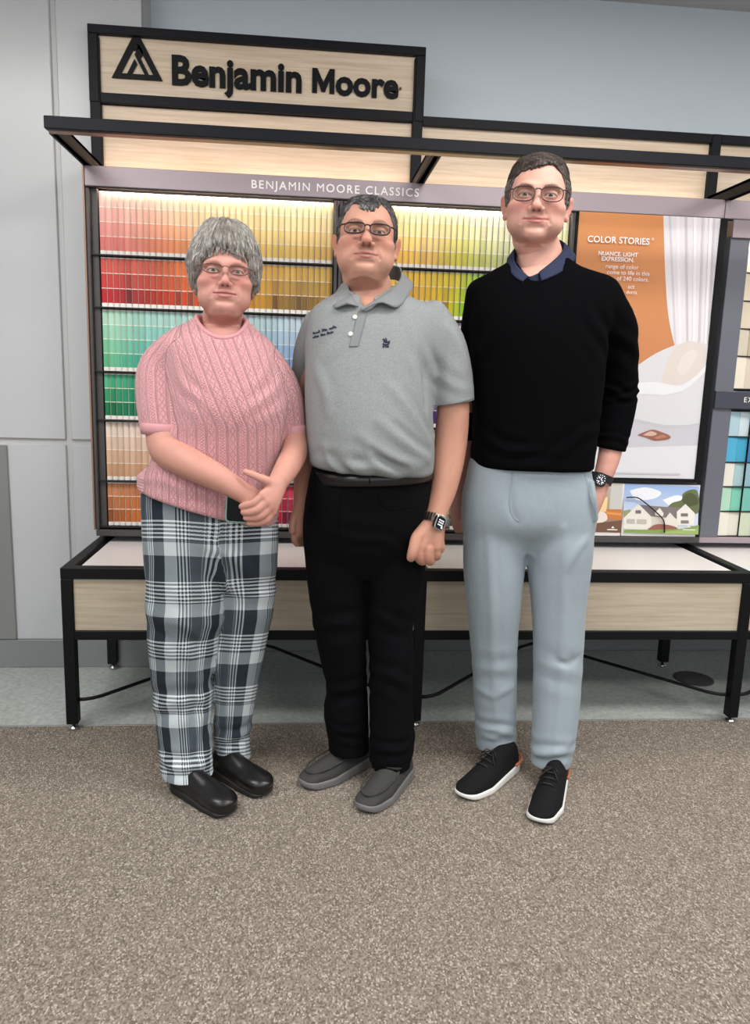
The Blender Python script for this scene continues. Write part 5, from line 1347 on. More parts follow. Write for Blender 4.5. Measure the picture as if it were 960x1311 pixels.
    w = Vol((.18, -.60, .70), (.92, -.12, 1.44), .0036); w.tube(axL, rL, .01); w.plane(px.P(210, 553, -.06), (-.02, 0, -1), None, None, .004)
    w2 = Vol((.18, -.60, .70), (.92, -.12, 1.44), .0036); w2.tube(axR, rR, .01); w2.plane(px.P(375, 555, -.01), (.12, 0, -1), None, None, .004)
    a, b = px.P(178, 622, .0), px.P(352, 668, -.15); b2 = px.P(292, 668, -.15)
    n_ = np.array([-(b2[2]-a[2])/(b2[0]-a[0]), 0, 1.0]); v.plane(a, -n_, None, None, .012)
    # folds: under the bust, at the armpit and where the hem bunches over the hip
    v.fold(px.P(188, 605, -.05), (0.1, 0, 1), .05, .004, (.05, .07), .6)
    v.fold(px.P(250, 625, -.15), (.35, 0, 1), .06, .004, (.05, .12), 0)
    v.fold(px.P(248, 500, -.10), (.75, 0, .65), .045, .005, (.05, .05), .3)
    v.fold(px.P(345, 500, -.12), (-.8, 0, .6), .05, .004, (.04, .06), .3)
    v.d = smin(smin(v.d, w.d, .026), w2.d, .026)
    wl_ = [(285, 402, -.02, 29), (285, 424, -.02, 31)]
    P, r = px.pts([(283, 380, .0, 31), (284, 406, -.02, 32), (285, 418, -.05, 25)]); v.tube(P, r, .006, 'sub')
    P, r = px.pts([(210, 548, -.062, 24.5), (211, 566, -.07, 25)]); v.tube(P, r, .003, 'sub')
    sv, sf = v.mesh(1)
    thL, sL_, dL = axis_uv(sv, axL); thR, sR_, dR = axis_uv(sv, axR)
    cx, cyy = px.P(285, 540, 0)[0], -.33
    U = .19*np.arcsin(np.clip((sv[:, 0]-cx)/.20, -1, 1))+.42*np.maximum(sv[:, 2]-1.08, 0); Vv = sv[:, 2]
    isL = (dL < .078) & (sv[:, 0] < px.P(236, 500)[0]); isR = (dR < .060) & (sv[:, 0] > px.P(352, 500)[0])
    U = np.where(isL, thL*.066+.5, np.where(isR, thR*.05+1.0, U)); Vv = np.where(isL, -sL_, np.where(isR, -sR_, Vv))
    sw = garment('sweater', sv, sf, 'pink', W_, {'knit': np.column_stack([U, Vv, 0*U])})
    dr = Drape(sv, sf)
    ring = []
    for k in range(40):
        a = 2*PI*k/40; c = px.P(284.5, 415, -.025); ring.append(c+np.array([math.cos(a)*.071, math.sin(a)*.062, .034*math.sin(a)+.010*math.cos(a)**2]))
    ring = [p for p in rim(sv, px.P(284.5, 412, -.01), .105, px.P(285, 440, -.05)[2])]
    nk = MB(); nk.tube(ring+[ring[0], ring[1]], .0068, 8, False); o = kid('neckband', nk, 'pink_rib', sw, True)
    for (ax_, xy, rr, tl) in ((axL, (210, 550, -.062), 28, (.02, 0, 1)), (axR, (375.5, 553, -.018), 16.2, (-.12, 0, 1))):
        c = px.P(*xy); q = rr/ppm(c); t_ = np.array(tl)/np.linalg.norm(tl); e1 = np.array([1.0, 0, 0]); e1 -= t_*(e1 @ t_); e2 = np.cross(t_, e1)
        cb = MB()
        prof = [(-.012, q-.004), (-.012, q+.0012), (.002, q+.0035), (.016, q+.0040), (.019, q-.001)]
        for (zz, rr_) in prof:
            for k in range(36): a = 2*PI*k/36; cb.v.append(tuple(c+t_*zz+e1*math.cos(a)*rr_+e2*math.sin(a)*rr_))
        for i in range(4):
            for k in range(36): cb.f.append((i*36+k, i*36+(k+1) % 36, (i+1)*36+(k+1) % 36, (i+1)*36+k))
        kid('cuff', cb, 'pink_rib', sw, True)
    # trousers
    v = Vol((.18, -.60, .05), (.92, -.08, .95), .0042)
    v.loft(px.rows([(596, 192, 350, .12, .105), (628, 184, 354, .135, .118), (660, 184, 356, .14, .12), (700, 186, 354, .13, .12), (735, 190, 349, .10, .10), (750, 200, 340, .08, .09)]), .02, p=2.3)
    G1 = [(234, 690, -.03, 44), (236, 730, -.035, 47), (237, 770, -.03, 49), (234, 810, -.02, 44), (233, 850, -.01, 40), (234, 900, -.01, 36), (237, 950, -.03, 33.5), (241, 1000, -.06, 33), (243, 1025, -.07, 34)]
    G2 = [(312, 690, .0, 40), (313, 730, .02, 40), (314, 770, .02, 37), (309, 810, .03, 34), (304, 850, .035, 31), (300, 900, .04, 26), (297, 945, .045, 22.5), (299, 975, .04, 23.5), (301, 995, .03, 24)]
    A1, r1 = px.pts(G1); A2, r2 = px.pts(G2); v.tube(A1, r1, .02); v.tube(A2, r2, .02)
    v.plane(px.P(243, 1014, -.07), (-.10, 0, -1), (.18, -.60, .0), (px.P(272, 1000, 0)[0], -.05, .25), .003)
    v.plane(px.P(300, 987, .03), (.0, 0, -1), (px.P(272, 1000, 0)[0], -.60, .0), (.92, -.05, .25), .003)
    for c, dv, lam, am, sg in (((232, 800, -.1), (.3, 0, 1), .10, .005, (.09, .09)), ((225, 900, -.08), (-.35, 0, 1), .07, .005, (.07, .08)), ((240, 985, -.12), (.2, 0, 1), .05, .006, (.05, .07)), ((297, 950, -.03), (-.3, 0, 1), .05, .006, (.05, .06)), ((325, 760, -.06), (.5, 0, .9), .08, .004, (.07, .07)), ((258, 880, -.06), (1, 0, .1), .06, .004, (.04, .18)), ((300, 720, -.1), (.7, 0, .7), .07, .004, (.05, .06))):
        v.fold(px.P(*c), dv, lam, am, sg)
    tv, tf = v.mesh(1)
    t1, s1, d1 = axis_uv(tv, A1); t2, s2, d2 = axis_uv(tv, A2); one = d1-np.interp(s1, np.linspace(0, s1.max(), len(r1)), r1) < d2-np.interp(s2, np.linspace(0, s2.max(), len(r2)), r2)
    U = np.where(one, t1*.098+.068, t2*.080+.150); Vv = tv[:, 2]-np.where(one, .02*np.cos(t1), .018*np.cos(t2))*1.0
    tr = garment('trousers', tv, tf, 'plaid', W_, {'plaid': np.column_stack([U, Vv+.03, 0*U])})
    shoe(W_, at(228, 1008, -.38)*[1, 1, 0], [.588, -.545, 0], 'clog', .255, 0, .98)
    shoe(W_, np.array([.51, -.277, 0]), [.684, -.446, 0], 'clog', .25, 0, .98)
    # phone in the hand
    c = px.P(307, 651, -.213); rt = np.array([1.0, -.08, -.03]); rt /= np.linalg.norm(rt); up = np.array([.03, .10, 1.0]); up -= rt*(up @ rt); up /= np.linalg.norm(up); n = np.cross(rt, up)
    n = -n if n[1] > 0 else n
    ph = thing('phone', 'smartphone in a sage green case held against the plaid trousers', 'phone', tuple(c))
    def rslab(sx, sz, y0, y1, pw=9):
        mb = MB(); nn = 36; o = []
        for k in range(nn):
            a = 2*PI*k/nn; ca, sa = math.cos(a), math.sin(a); o.append((math.copysign(abs(ca)**(2/pw), ca)*sx, math.copysign(abs(sa)**(2/pw), sa)*sz))
        for yy, s in ((y0, .97), (y0+.0012, 1), (y1-.0012, 1), (y1, .97)): mb.v += [tuple(c+rt*a*s+up*b*s+n*yy) for a, b in o]
        for j in range(3):
            for k in range(nn): mb.f.append((j*nn+k, (j+1)*nn+k, (j+1)*nn+(k+1) % nn, j*nn+(k+1) % nn))
        mb.f.append(tuple(range(nn))); mb.f.append(tuple(range(4*nn-1, 3*nn-1, -1))); return mb
    kid('case', rslab(.0365, .0375, -.0055, .0050), 'phone_case', ph); kid('screen', rslab(.0325, .0335, .0046, .0060), 'phone_glass', ph)
    bt = MB().tube([tuple(c-rt*.0366+up*.006), tuple(c-rt*.0366-up*.004)], .0016, 6); kid('side_button', bt, 'rubber', ph, True)
    return W_
woman()
# ------------------------------------------------------------------ man in the grey polo
def polo_man():
    px = Px(-.33); base = (0.94, -.31, 0)
    tone = (190, 141, 122)
    R, sc, fw, inv = head_frame(px, (470, 295), -.085, -3.5, 9, 2.0, (1.03, 1.0, .965))
    nb = [inv(px.P(472, 372, .03)), inv(px.P(470, 405, .03))]
    hs = dict(skin=tone, w=1.03, jaw=1.06, fat=.6, neck=.064, neckpts=[(0, .02, -.045), (0, .02, -.085), nb[0], nb[1]], brow=(78, 62, 56), brow_w=.95, brow_t=.0040, open=.0034, lid=-.0012, nose=1.22, mouth=.0275, lips=.62, bag=1, ear=1.0, lip_c=(164, 104, 98), flush=(190, 112, 94), stubble=.16, smile=.0008)
    hv, hf, hc, rows = make_head(hs)
    v = Vol(px.P(365, 735, -.28)-.04, px.P(620, 480, .20)+.05, .0024)
    P, r = px.pts([(578, 490, -.005, 20), (580, 520, -.01, 20.5), (578, 555, -.01, 21), (574, 590, -.025, 20), (568, 625, -.05, 17), (561, 650, -.07, 14), (556, 668, -.085, 12.5)]); v.tube(P, r, .01)
    # loosely closed fist, back of the hand to the viewer
    for a in ([(556, 668, -.085, 12.5), (547, 682, -.10, 14), (540, 697, -.115, 11)], [(557, 668, -.085, 12), (554, 684, -.10, 14), (556, 698, -.11, 10)], [(558, 670, -.08, 10), (560, 688, -.09, 8), (562, 697, -.095, 6)]):
        P, r = px.pts(a); v.tube(P, r, .012)
    FI = [[(538, 699, -.122, 7.6), (535.5, 711, -.124, 7.0), (541, 718, -.105, 6.2), (547, 712, -.085, 5.5)], [(548, 702, -.122, 7.6), (548, 714, -.120, 7.0), (551, 718, -.098, 6.2), (554, 710, -.08, 5.5)],
          [(557, 700, -.112, 7.0), (558, 709.5, -.108, 6.4), (559, 712, -.088, 5.8)], [(563, 695, -.098, 6.0), (564, 702, -.095, 5.4), (563, 704, -.078, 5.0)]]
    for a in FI: P, r = px.pts(a); v.tube(P, r, .0035, n=4)
    P, r = px.pts([(545, 678, -.105, 10), (534, 688, -.125, 8), (530, 701, -.138, 7.2), (527.5, 710, -.140, 6.6), (526, 714, -.136, 5.6)]); v.tube(P, r, .006, n=4)
    # far arm, half hidden beside the trousers
    P, r = px.pts([(388, 490, .10, 13), (390, 540, .11, 14), (391, 590, .10, 14), (388, 630, .08, 12), (386, 652, .07, 10)]); v.tube(P, r, .01)
    for a in ([(386, 650, .07, 10), (384, 668, .06, 11), (383, 680, .055, 9)], ):
        P, r = px.pts(a); v.tube(P, r, .01)
    for i in range(4):
        P, r = px.pts([(378+4*i, 678, .05+.012*i, 5.2), (377+4*i, 689, .045+.012*i, 4.8), (380+3.4*i, 696, .052+.012*i, 4.2)]); v.tube(P, r, .003, n=4)
    P, r = px.pts([(380, 655, .06, 6), (375, 668, .04, 5), (374, 680, .035, 4.4)]); v.tube(P, r, .006, n=4)
    av, af = v.mesh(1)
    ac = skin_cols(av, (188, 138, 118), 7, spots=[(px.P(*a[0][:3]), .012, .4) for a in FI]+[(px.P(530, 706, -.13), .014, .35)])
    v = Vol((.55, -.60, .03), (1.35, -.02, 1.6), .012)
    v.loft(px.rows([(385, 440, 520, .05, .06), (410, 412, 548, .07, .07), (480, 402, 536, .11, .08), (560, 408, 540, .14, .09), (620, 408, 540, .11, .09), (720, 405, 530, .09, .08)]), .02)
    for L in ([(432, 740, -.01, 30), (440, 840, 0, 20), (446, 945, .02, 14)], [(505, 740, -.02, 30), (502, 840, -.03, 20), (500, 970, -.05, 14)], [(556, 410, 0, 16), (576, 500, 0, 17)], [(402, 430, .03, 11), (388, 500, .10, 10)]):
        P, r = px.pts(L); v.tube(P, r, .03)
    P, r = px.pts([(471, 365, .02, 24), (471, 400, .02, 27)]); v.tube(P, r, .02)
    cv, cf_ = v.mesh(0)
    W_ = finish('person', 'person in grey polo shirt, black trousers and black rimmed glasses standing in the middle', 'person', [(fw(hv), hf, hc), (av, af, ac), (cv, cf_, np.tile(L3(tone), (len(cv), 1)))], base)
    for s in (-1, 1): kid('eye', eyeball(fw((s*.0315, -.0745, -.0015)), R @ np.array((0, -1, -.10)), (58, 44, 36), .0130), 'eye', W_)
    # short receding hair with a tuft in front
    hs['hair_thick'] = lambda phi, z, sd, tz: .0028+.006*tz**2+.0015*bump01(phi, 1.2, 2.0)
    hs['hairline'] = [(0, .054), (.16, .055), (.30, .066), (.46, .082), (.62, .076), (.84, .050), (1.02, .020), (1.14, -.008), (1.25, -.022), (1.38, -.020), (1.55, .012), (1.75, -.02), (2.1, -.065), (3.2, -.085)]
    hs['close'] = True; hs['rag'] = .0030; hs['edge'] = .004; hs['groove'] = .0008; hs['gf'] = 60
    gv, gf = make_hair(hs, rows); hr = garment('hair', fw(gv), gf, 'hair_2', W_)
    flow = lambda p, n: np.array([p[0]*2+.2, -.6, .35]) if p[2] > .07 else np.array([0, .5, -.9])
    st = strands(gv, gf, flow, 1500, .020, .0006, 8, .0016, lambda P, N: (P[:, 1] < .03))
    st.v = [tuple(fw(p)) for p in st.v]; s_ = ob('hair_locks', st, 'hair_2', smooth=True); s_.parent = hr
    spectacles(W_, fw, None, 'rim_black', .0019, (.0255, .0150), cz=-.0025, cx=.0325, pw=3.4, tilt=.13, bridge=.006, skew=.04)
    # polo shirt
    B = ((.55, -.62, .78), (1.36, -.10, 1.52), .0040); v = Vol(*B)
    v.loft(px.rows([(368, 446, 506, .050, .07), (378, 428, 526, .065, .08), (388, 412, 546, .080, .09), (402, 398, 562, .098, .098), (430, 392, 564, .125, .105), (480, 390, 552, .160, .112), (530, 391, 553, .190, .12), (570, 393, 555, .200, .125), (595, 396, 554, .190, .125), (612, 402, 552, .165, .12), (640, 404, 548, .13, .11)]), .02, p=2.35)
    SL = [(404, 414, .02, 16), (392, 450, .06, 16), (387, 485, .10, 13.5), (386, 515, .11, 13)]; SR = [(554, 406, .0, 21), (568, 440, .0, 27), (576, 480, -.005, 28.5), (580, 528, -.01, 28)]
    axL, rL = px.pts(SL); axR, rR = px.pts(SR)
    w = Vol(*B); w.tube(axR, rR, .01); w.plane(px.P(580, 516, -.01), (.16, 0, -1), None, None, .003); v.d = smin(v.d, w.d, .026)
    w = Vol(*B); w.tube(axL, rL, .01); w.plane(px.P(386, 508, .11), (-.1, 0, -1), None, None, .003); v.d = smin(v.d, w.d, .010)
    P, r = px.pts([(580, 510, -.01, 22.5), (580, 540, -.01, 22.5)]); v.tube(P, r, .002, 'sub')
    P, r = px.pts([(470, 345, .0, 31), (471, 372, -.005, 30), (470, 386, -.02, 24)]); v.tube(P, r, .006, 'sub')
    P, r = px.pts([(470, 384, -.09, 12), (463, 394, -.10, 6), (459, 400, -.11, 3)]); v.tube(P, r, .004, 'sub')
    v.plane(px.P(478, 606, -.10), (-.055, .0, -1), None, None, .014)
    for c, dv, lam, am, sg in (((470, 600, -.19), (.2, 0, 1), .05, .003, (.03, .10)), ((545, 460, -.08), (.9, 0, .35), .05, .003, (.04, .06)), ((410, 470, -.08), (.8, 0, -.5), .06, .003, (.05, .07)), ((575, 490, -.06), (.3, 0, 1), .05, .002, (.04, .05))):
        v.fold(px.P(*c), dv, lam, am, sg)
    d0 = Drape(*v.mesh(1))
    v.crease(d0, [[(549, 588), (530, 574), (505, 556), (484, 538)], [(550, 566), (535, 540), (515, 512), (498, 494)], [(548, 540), (541, 510), (534, 485), (528, 462)], [(540, 596), (510, 592), (484, 578), (462, 558)], [(436, 604), (424, 590), (416, 572)], [(470, 606), (452, 598), (440, 584)], [(500, 604), (486, 598), (474, 588)], [(404, 470), (416, 500), (420, 530)], [(598, 470), (588, 440), (574, 418)]], .011, .0038, .020)
    v.crease(d0, [[(549, 578), (528, 562), (506, 542)], [(549, 555), (536, 526), (522, 500)], [(544, 520), (543, 495), (543, 470), (541, 450)], [(520, 600), (496, 592), (476, 576)], [(450, 606), (434, 596), (424, 582)]], .008, .003, .016, False)
    sv, sf = v.mesh(1); sh = garment('polo_shirt', sv, sf, 'polo', W_)
    allV = np.concatenate([sv, fw(hv)]); allF = np.concatenate([sf, hf+len(sv)]); dr = Drape(allV, allF); ds = Drape(sv, sf)
    def side(pts, off, dys):
        out = []
        for (x, y), dy in zip(pts, dys):
            p, n = dr.hit(x, y)
            out.append(px.P(x, y, dy) if p is None else p+n*off)
        return out
    # turned-down collar and placket
    cL = ribbon([px.P(448, 355, .02), px.P(446, 366, -.02), px.P(450, 378, -.062), px.P(459, 393, -.098)], [px.P(437, 365, .035), px.P(428, 379, -.015), px.P(428, 394, -.085), px.P(444, 387, -.108)])
    cR = ribbon([px.P(513, 348, .03), px.P(512, 357, -.01), px.P(501, 370, -.055), px.P(484, 383, -.085), px.P(461, 396, -.102)], [px.P(522, 357, .045), px.P(528, 368, -.005), px.P(510, 393, -.098), px.P(487, 387, -.112), px.P(463, 398, -.110)])
    for q in (cL, cR): solid(kid('collar', q, 'polo_trim', sh, True), .0045)
    bk = [(448, 355, .02), (455, 349, .075), (480, 345, .095), (505, 344, .075), (513, 348, .03)]
    solid(kid('collar_stand', ribbon([px.P(a, b-4, c) for a, b, c in bk], [px.P(a, b+14, c+.012) for a, b, c in bk]), 'polo_trim', sh, True), .004)
    pl = ds.line([(458.5-.26*(i*3), 399+i*3) for i in range(16)], .0016)
    if len(pl) > 3:
        o = [np.array(p)+np.array([.026, 0.004, 0]) for p in pl]; solid(kid('placket', ribbon(pl[::3], [q for q in ds.line([(470-.26*(i*3), 399+i*3) for i in range(16)], .0016)][::3]), 'polo_trim', sh, True), .0022)
    for (x, y) in ((454.5, 406.5), (449, 428)):
        p, n = ds.hit(x, y)
        if p is not None: kid('button', MB().tube([tuple(p+n*.001), tuple(p+n*.004)], .0062, 14), 'pearl', sh)
    # embroidery: two lines of small script and a small navy rider emblem
    def stitch(lines, r_):
        mb = MB()
        for L in lines:
            q = ds.line(L, .0012)
            if len(q) > 1: mb.tube([tuple(a) for a in q], r_, 5)
        return mb
    rs = random.Random(4); scr = []
    for (x0, y0, x1, y1) in ((401, 428.5, 431, 419.5), (401, 433.5, 427, 426)):
        n = 13; X = x0
        for k in range(n):
            if k in (4, 8): continue
            xa = x0+(x1-x0)*k/n; ya = y0+(y1-y0)*k/n; hgt = rs.choice((2.4, 3.6, 2.4, 4.0)); wv = (x1-x0)/n*.8
            scr.append([(xa, ya), (xa+wv*.15, ya-hgt), (xa+wv*.5, ya-hgt*.5), (xa+wv*.75, ya-hgt*.9), (xa+wv, ya-.2)])
    kid('embroidered_script', stitch(scr, .0009), 'thread', sh, True)['kind'] = 'stuff'
    rider = [[(493.5, 433), (495, 436), (494, 439)], [(491, 437), (494, 438.5), (497, 438)], [(490, 440), (493, 441.5), (497.5, 440.5)], [(491.5, 441), (490.5, 445)], [(496, 441), (497, 445)], [(497.5, 440), (498.5, 436.5)], [(493, 441), (494.5, 444.5)], [(490, 434), (494, 437)]]
    kid('chest_emblem', stitch(rider, .0020), 'thread', sh, True)['kind'] = 'stuff'
    # sleeve hem
    hm = ds.line([(553.8+(606-553.8)*k/14, 518.5-9*k/14+2.5*math.sin(PI*k/14)) for k in range(15)], .0006)
    if len(hm) > 4: kid('sleeve_seam', MB().tube([tuple(p) for p in hm], .0013, 5), 'polo_trim', sh, True)
    # trousers
    v = Vol((.60, -.60, .06), (1.30, -.06, 1.0), .0044)
    v.loft(px.rows([(592, 401, 553, .150, .115), (625, 394, 552, .150, .12), (660, 389, 549, .145, .125), (695, 389, 545, .125, .12), (722, 396, 540, .09, .10), (736, 404, 532, .07, .09)]), .02, p=2.4)
    G1 = [(428, 670, 0, 38), (431, 720, 0, 40), (433, 770, 0, 36), (436, 810, 0, 32.5), (440, 845, .01, 29), (444, 880, .02, 26), (443, 910, .02, 28.5), (446, 945, .02, 26), (447, 970, .02, 26)]; G2 = [(507, 670, 0, 39), (505, 720, -.01, 40), (503, 765, -.02, 34), (499, 800, -.02, 29.5), (501, 840, -.03, 28.5), (500, 890, -.035, 27.5), (502, 945, -.045, 29), (499, 975, -.05, 26.5), (499, 995, -.05, 26)]
    A1, r1 = px.pts(G1); A2, r2 = px.pts(G2); v.tube(A1, r1, .010); v.tube(A2, r2, .010)
    xm = px.P(472, 960, 0)[0]
    v.plane(px.P(446, 960, .02), (.0, 0, -1), (.6, -.6, .0), (xm, -.05, .22), .003); v.plane(px.P(500, 985, -.05), (.0, 0, -1), (xm, -.6, .0), (1.3, -.05, .22), .003)
    for c, dv, lam, am, sg in (((440, 890, -.06), (-.3, 0, 1), .055, .004, (.06, .07)), ((446, 940, -.05), (.25, 0, 1), .04, .003, (.04, .06)), ((500, 960, -.1), (-.2, 0, 1), .045, .004, (.05, .07)), ((500, 800, -.1), (.3, 0, 1), .06, .003, (.06, .07)), ((470, 690, -.14), (.25, 0, 1), .05, .002, (.05, .10)), ((430, 800, -.08), (-.4, 0, 1), .07, .005, (.06, .07)), ((505, 870, -.09), (.35, 0, 1), .06, .004, (.06, .06))):
        v.fold(px.P(*c), dv, lam, am, sg)
    tv, tf = v.mesh(1); tr = garment('trousers', tv, tf, 'denim', W_); dt = Drape(tv, tf)
    for L in ([(437, 632), (434, 650), (433, 672), (440, 690)], [(484, 632), (486, 642), (492, 649), (505, 653), (530, 648), (549, 640)]):
        q = dt.line(cr(L, 5), .0008)
        if len(q) > 3: kid('seam', MB().tube([tuple(p) for p in q], .0012, 5), 'denim', tr, True)
    # belt with loose end and loop
    bl = []
    for k in range(48):
        a = 2*PI*k/48; ca, sa = math.cos(a), math.sin(a); c = px.P(477, 605, 0); q_ = 2/2.4; bl.append(c+np.array([math.copysign(abs(ca)**q_, ca)*.171, -math.copysign(abs(sa)**q_, sa)*(.160 if sa > 0 else .124), .010*ca]))
    bm_ = MB(); n = 48
    for off, z in ((0, -.017), (.004, -.016), (.004, .016), (0, .017)):
        for k in range(n): p = bl[k]; d = np.array([p[0]-px.P(477, 605, 0)[0], p[1]+.33, 0]); d /= np.linalg.norm(d); bm_.v.append(tuple(p+d*off+np.array([0, 0, z])))
    for i in range(4):
        for k in range(n): bm_.f.append((i*n+k, i*n+(k+1) % n, ((i+1) % 4)*n+(k+1) % n, ((i+1) % 4)*n+k))
    be = kid('belt', bm_, 'belt', W_, True); db = Drape(np.array(bm_.v), np.array(bm_.f))
    q = db.line([(466, 624), (480, 626.5), (492, 628), (502, 628), (505, 627)], .004)
    if len(q) > 2: o = ob('belt_end', MB().tube([tuple(p) for p in q], [.009, .010, .010, .009, .004][:len(q)], 8, True, .35), 'belt', smooth=True); o.parent = be; o.location = (0, 0, 0)
    q = [p for p in db.line([(473, 613), (473, 619), (473, 627)], .003)]
    if len(q) > 1: o = ob('belt_loop', MB().tube([tuple(p) for p in q], .005, 6, True, .5), 'denim', smooth=True); o.parent = be
    shoe(W_, [.989, -.242, 0], [.780, -.405, 0], 'moc', .285, 0, 1.02); shoe(W_, [1.106, -.32, 0], [.950, -.545, 0], 'moc', .285, 0, 1.02)
    c = px.P(562, 669.5, -.135); watch(W_, c, (.50, -.85, .10), px.P(570, 625, -.05)-px.P(556, 668, -.085), .034, 'digits', 'watch_steel', 'watch_steel', (.036, .041), px.P(556.5, 666, -.084))
    return W_
polo_man()

# ------------------------------------------------------------------ man in the black sweater
def sweater_man():
    px = Px(-.30); base = (1.39, -.36, 0)
    tone = (203, 154, 139)
    R, sc, fw, inv = head_frame(px, (688.5, 248.5), -.085, -15, 3, 2.0, (1.10, 1.0, 1.0))
    nb = [inv(px.P(690, 325, .03)), inv(px.P(690, 358, .03))]
    hs = dict(skin=tone, w=1.0, jaw=1.0, fat=0.28, neck=.058, neckpts=[(0, .02, -.045), (0, .02, -.085), nb[0], nb[1]], brow=(84, 64, 56), brow_w=1.0, brow_t=.0048, brow_z=-.0035, open=.0037, nose=1.06, mouth=.0285, lips=.6, bag=.6, ear=1.08, lip_c=(178, 104, 100), flush=(206, 122, 112), stubble=.12, smile=.0022)
    hv, hf, hc, rows = make_head(hs)
    v = Vol(px.P(570, 695, -.20)-.04, px.P(815, 545, .20)+.05, .0024)
    P, r = px.pts([(785, 550, .03, 15), (781, 578, .015, 14.5), (776, 598, 0, 13), (770, 614, -.01, 11.8), (764, 628, -.02, 12.5), (757, 645, -.03, 13), (750, 662, -.03, 12)]); v.tube(P, r, .01)
    P, r = px.pts([(762, 624, -.03, 7), (757, 640, -.045, 6), (752, 655, -.05, 5.5)]); v.tube(P, r, .008)
    P, r = px.pts([(602, 545, .14, 13), (598, 580, .14, 12.5), (592, 615, .13, 10.5), (588, 632, .125, 10)]); v.tube(P, r, .01)
    P, r = px.pts([(588, 632, .125, 10), (587, 646, .12, 10.5), (587, 655, .115, 9)]); v.tube(P, r, .01)
    for i in range(4):
        P, r = px.pts([(581.5+4*i, 655, .11+.012*i, 4.8), (582+3.6*i, 668, .108+.012*i, 4.5), (585+3*i, 679, .112+.012*i, 3.9)]); v.tube(P, r, .003, n=4)
    P, r = px.pts([(592, 635, .11, 6), (595, 650, .095, 5), (595, 662, .09, 4.3)]); v.tube(P, r, .006, n=4)
    av, af = v.mesh(1); ac = skin_cols(av, (198, 146, 132), 9, spots=[(px.P(757, 645, -.05), .02, .4)])
    v = Vol((1.0, -.62, .03), (1.85, -.05, 1.75), .012)
    v.loft(px.rows([(345, 660, 722, .05, .06), (370, 630, 765, .07, .07), (450, 615, 765, .10, .08), (560, 618, 748, .10, .08), (640, 612, 742, .08, .08), (668, 618, 736, .06, .06)]), .02)
    for L in ([(632, 700, 0, 30), (632, 830, .02, 18), (635, 950, .04, 13)], [(716, 700, -.02, 30), (714, 830, -.03, 20), (706, 970, -.06, 13)], [(780, 375, .0, 16), (791, 510, .05, 14)], [(612, 385, .02, 14), (602, 550, .14, 11)]):
        P, r = px.pts(L); v.tube(P, r, .03)
    P, r = px.pts([(690, 318, .02, 22), (690, 352, .02, 24)]); v.tube(P, r, .02)
    cv, cf_ = v.mesh(0)
    W_ = finish('person', 'person in black sweater and pale grey trousers with one hand in the pocket', 'person', [(fw(hv), hf, hc), (av, af, ac), (cv, cf_, np.tile(L3(tone), (len(cv), 1)))], base)
    for s in (-1, 1): kid('eye', eyeball(fw((s*.0315, -.0745, -.0015)), R @ np.array((0, -1, -.06)), (48, 38, 32), .0130), 'eye', W_)
    hs['hair_thick'] = lambda phi, z, sd, tz: .0036+.002*bump01(phi, .8, 1.5)
    hs['hairline'] = [(0, .074), (.20, .068), (.40, .064), (.60, .062), (.80, .052), (.95, .036), (1.05, .008), (1.14, -.012), (1.26, -.020), (1.40, -.012), (1.55, .014), (1.75, -.02), (2.1, -.06), (3.2, -.08)]
    hs['top'] = [((0, .004, .074), (.0665, .082, .056))]
    hs['hairline_r'] = [(0, .074), (.20, .080), (.40, .086), (.60, .072), (.80, .056), (.95, .036), (1.05, .008), (1.14, -.012), (1.26, -.020), (1.40, -.012), (1.55, .014), (1.75, -.02), (2.1, -.06), (3.2, -.08)]
    hs['close'] = True; hs['rag'] = .0022; hs['edge'] = .005; hs['groove'] = .0008; hs['gf'] = 50
    gv, gf = make_hair(hs, rows); hr = garment('hair', fw(gv), gf, 'hair_3', W_)
    flow = lambda p, n: np.array([-.9, -.15, .12]) if p[2] > .07 else np.array([0, .5, -.9])
    st = strands(gv, gf, flow, 1500, .026, .0006, 12, .0018, lambda P, N: P[:, 2] > .045)
    st.v = [tuple(fw(p)) for p in st.v]; s_ = ob('hair_locks', st, 'hair_3', smooth=True); s_.parent = hr
    st = strands(gv, gf, lambda p, n: np.array([0, .5, -.9]), 1800, .016, .0009, 13, .0024, lambda P, N: (P[:, 2] < .052) & (P[:, 1] < .04) & (np.abs(P[:, 0]) > .05))
    st.v = [tuple(fw(p)) for p in st.v]; s_ = ob('grey_temples', st, 'hair_3g', smooth=True); s_.parent = hr
    spectacles(W_, fw, None, 'rim_dark', .0016, (.0265, .0195), cz=-.005, cx=.0340, pw=2.9, tilt=.13, bridge=.010)
    B = ((1.02, -.62, .78), (1.86, -.10, 1.66), .0044); v = Vol(*B)
    v.loft(px.rows([(330, 655, 730, .045, .065), (340, 645, 744, .058, .075), (350, 628, 774, .072, .085), (362, 612, 791, .088, .092), (385, 602, 793, .110, .102), (420, 600, 778, .135, .108), (470, 603, 773, .145, .11), (520, 604, 767, .145, .112), (560, 604, 762, .145, .115), (590, 602, 758, .145, .118), (620, 602, 756, .14, .115)]), .02, p=2.4)
    SR = [(768, 376, .0, 23), (788, 417, .015, 26), (792, 465, .04, 24), (792, 510, .055, 23), (787, 548, .035, 20.5), (780, 585, .01, 18)]; SL = [(618, 378, .01, 22), (611, 430, .06, 22), (607, 490, .12, 20), (603, 530, .14, 18), (601, 566, .14, 16)]
    axR, rR = px.pts(SR); axL, rL = px.pts(SL)
    w = Vol(*B); w.tube(axR, rR, .01); w.plane(px.P(780, 575, .012), (-.15, 0, -1), None, None, .003)
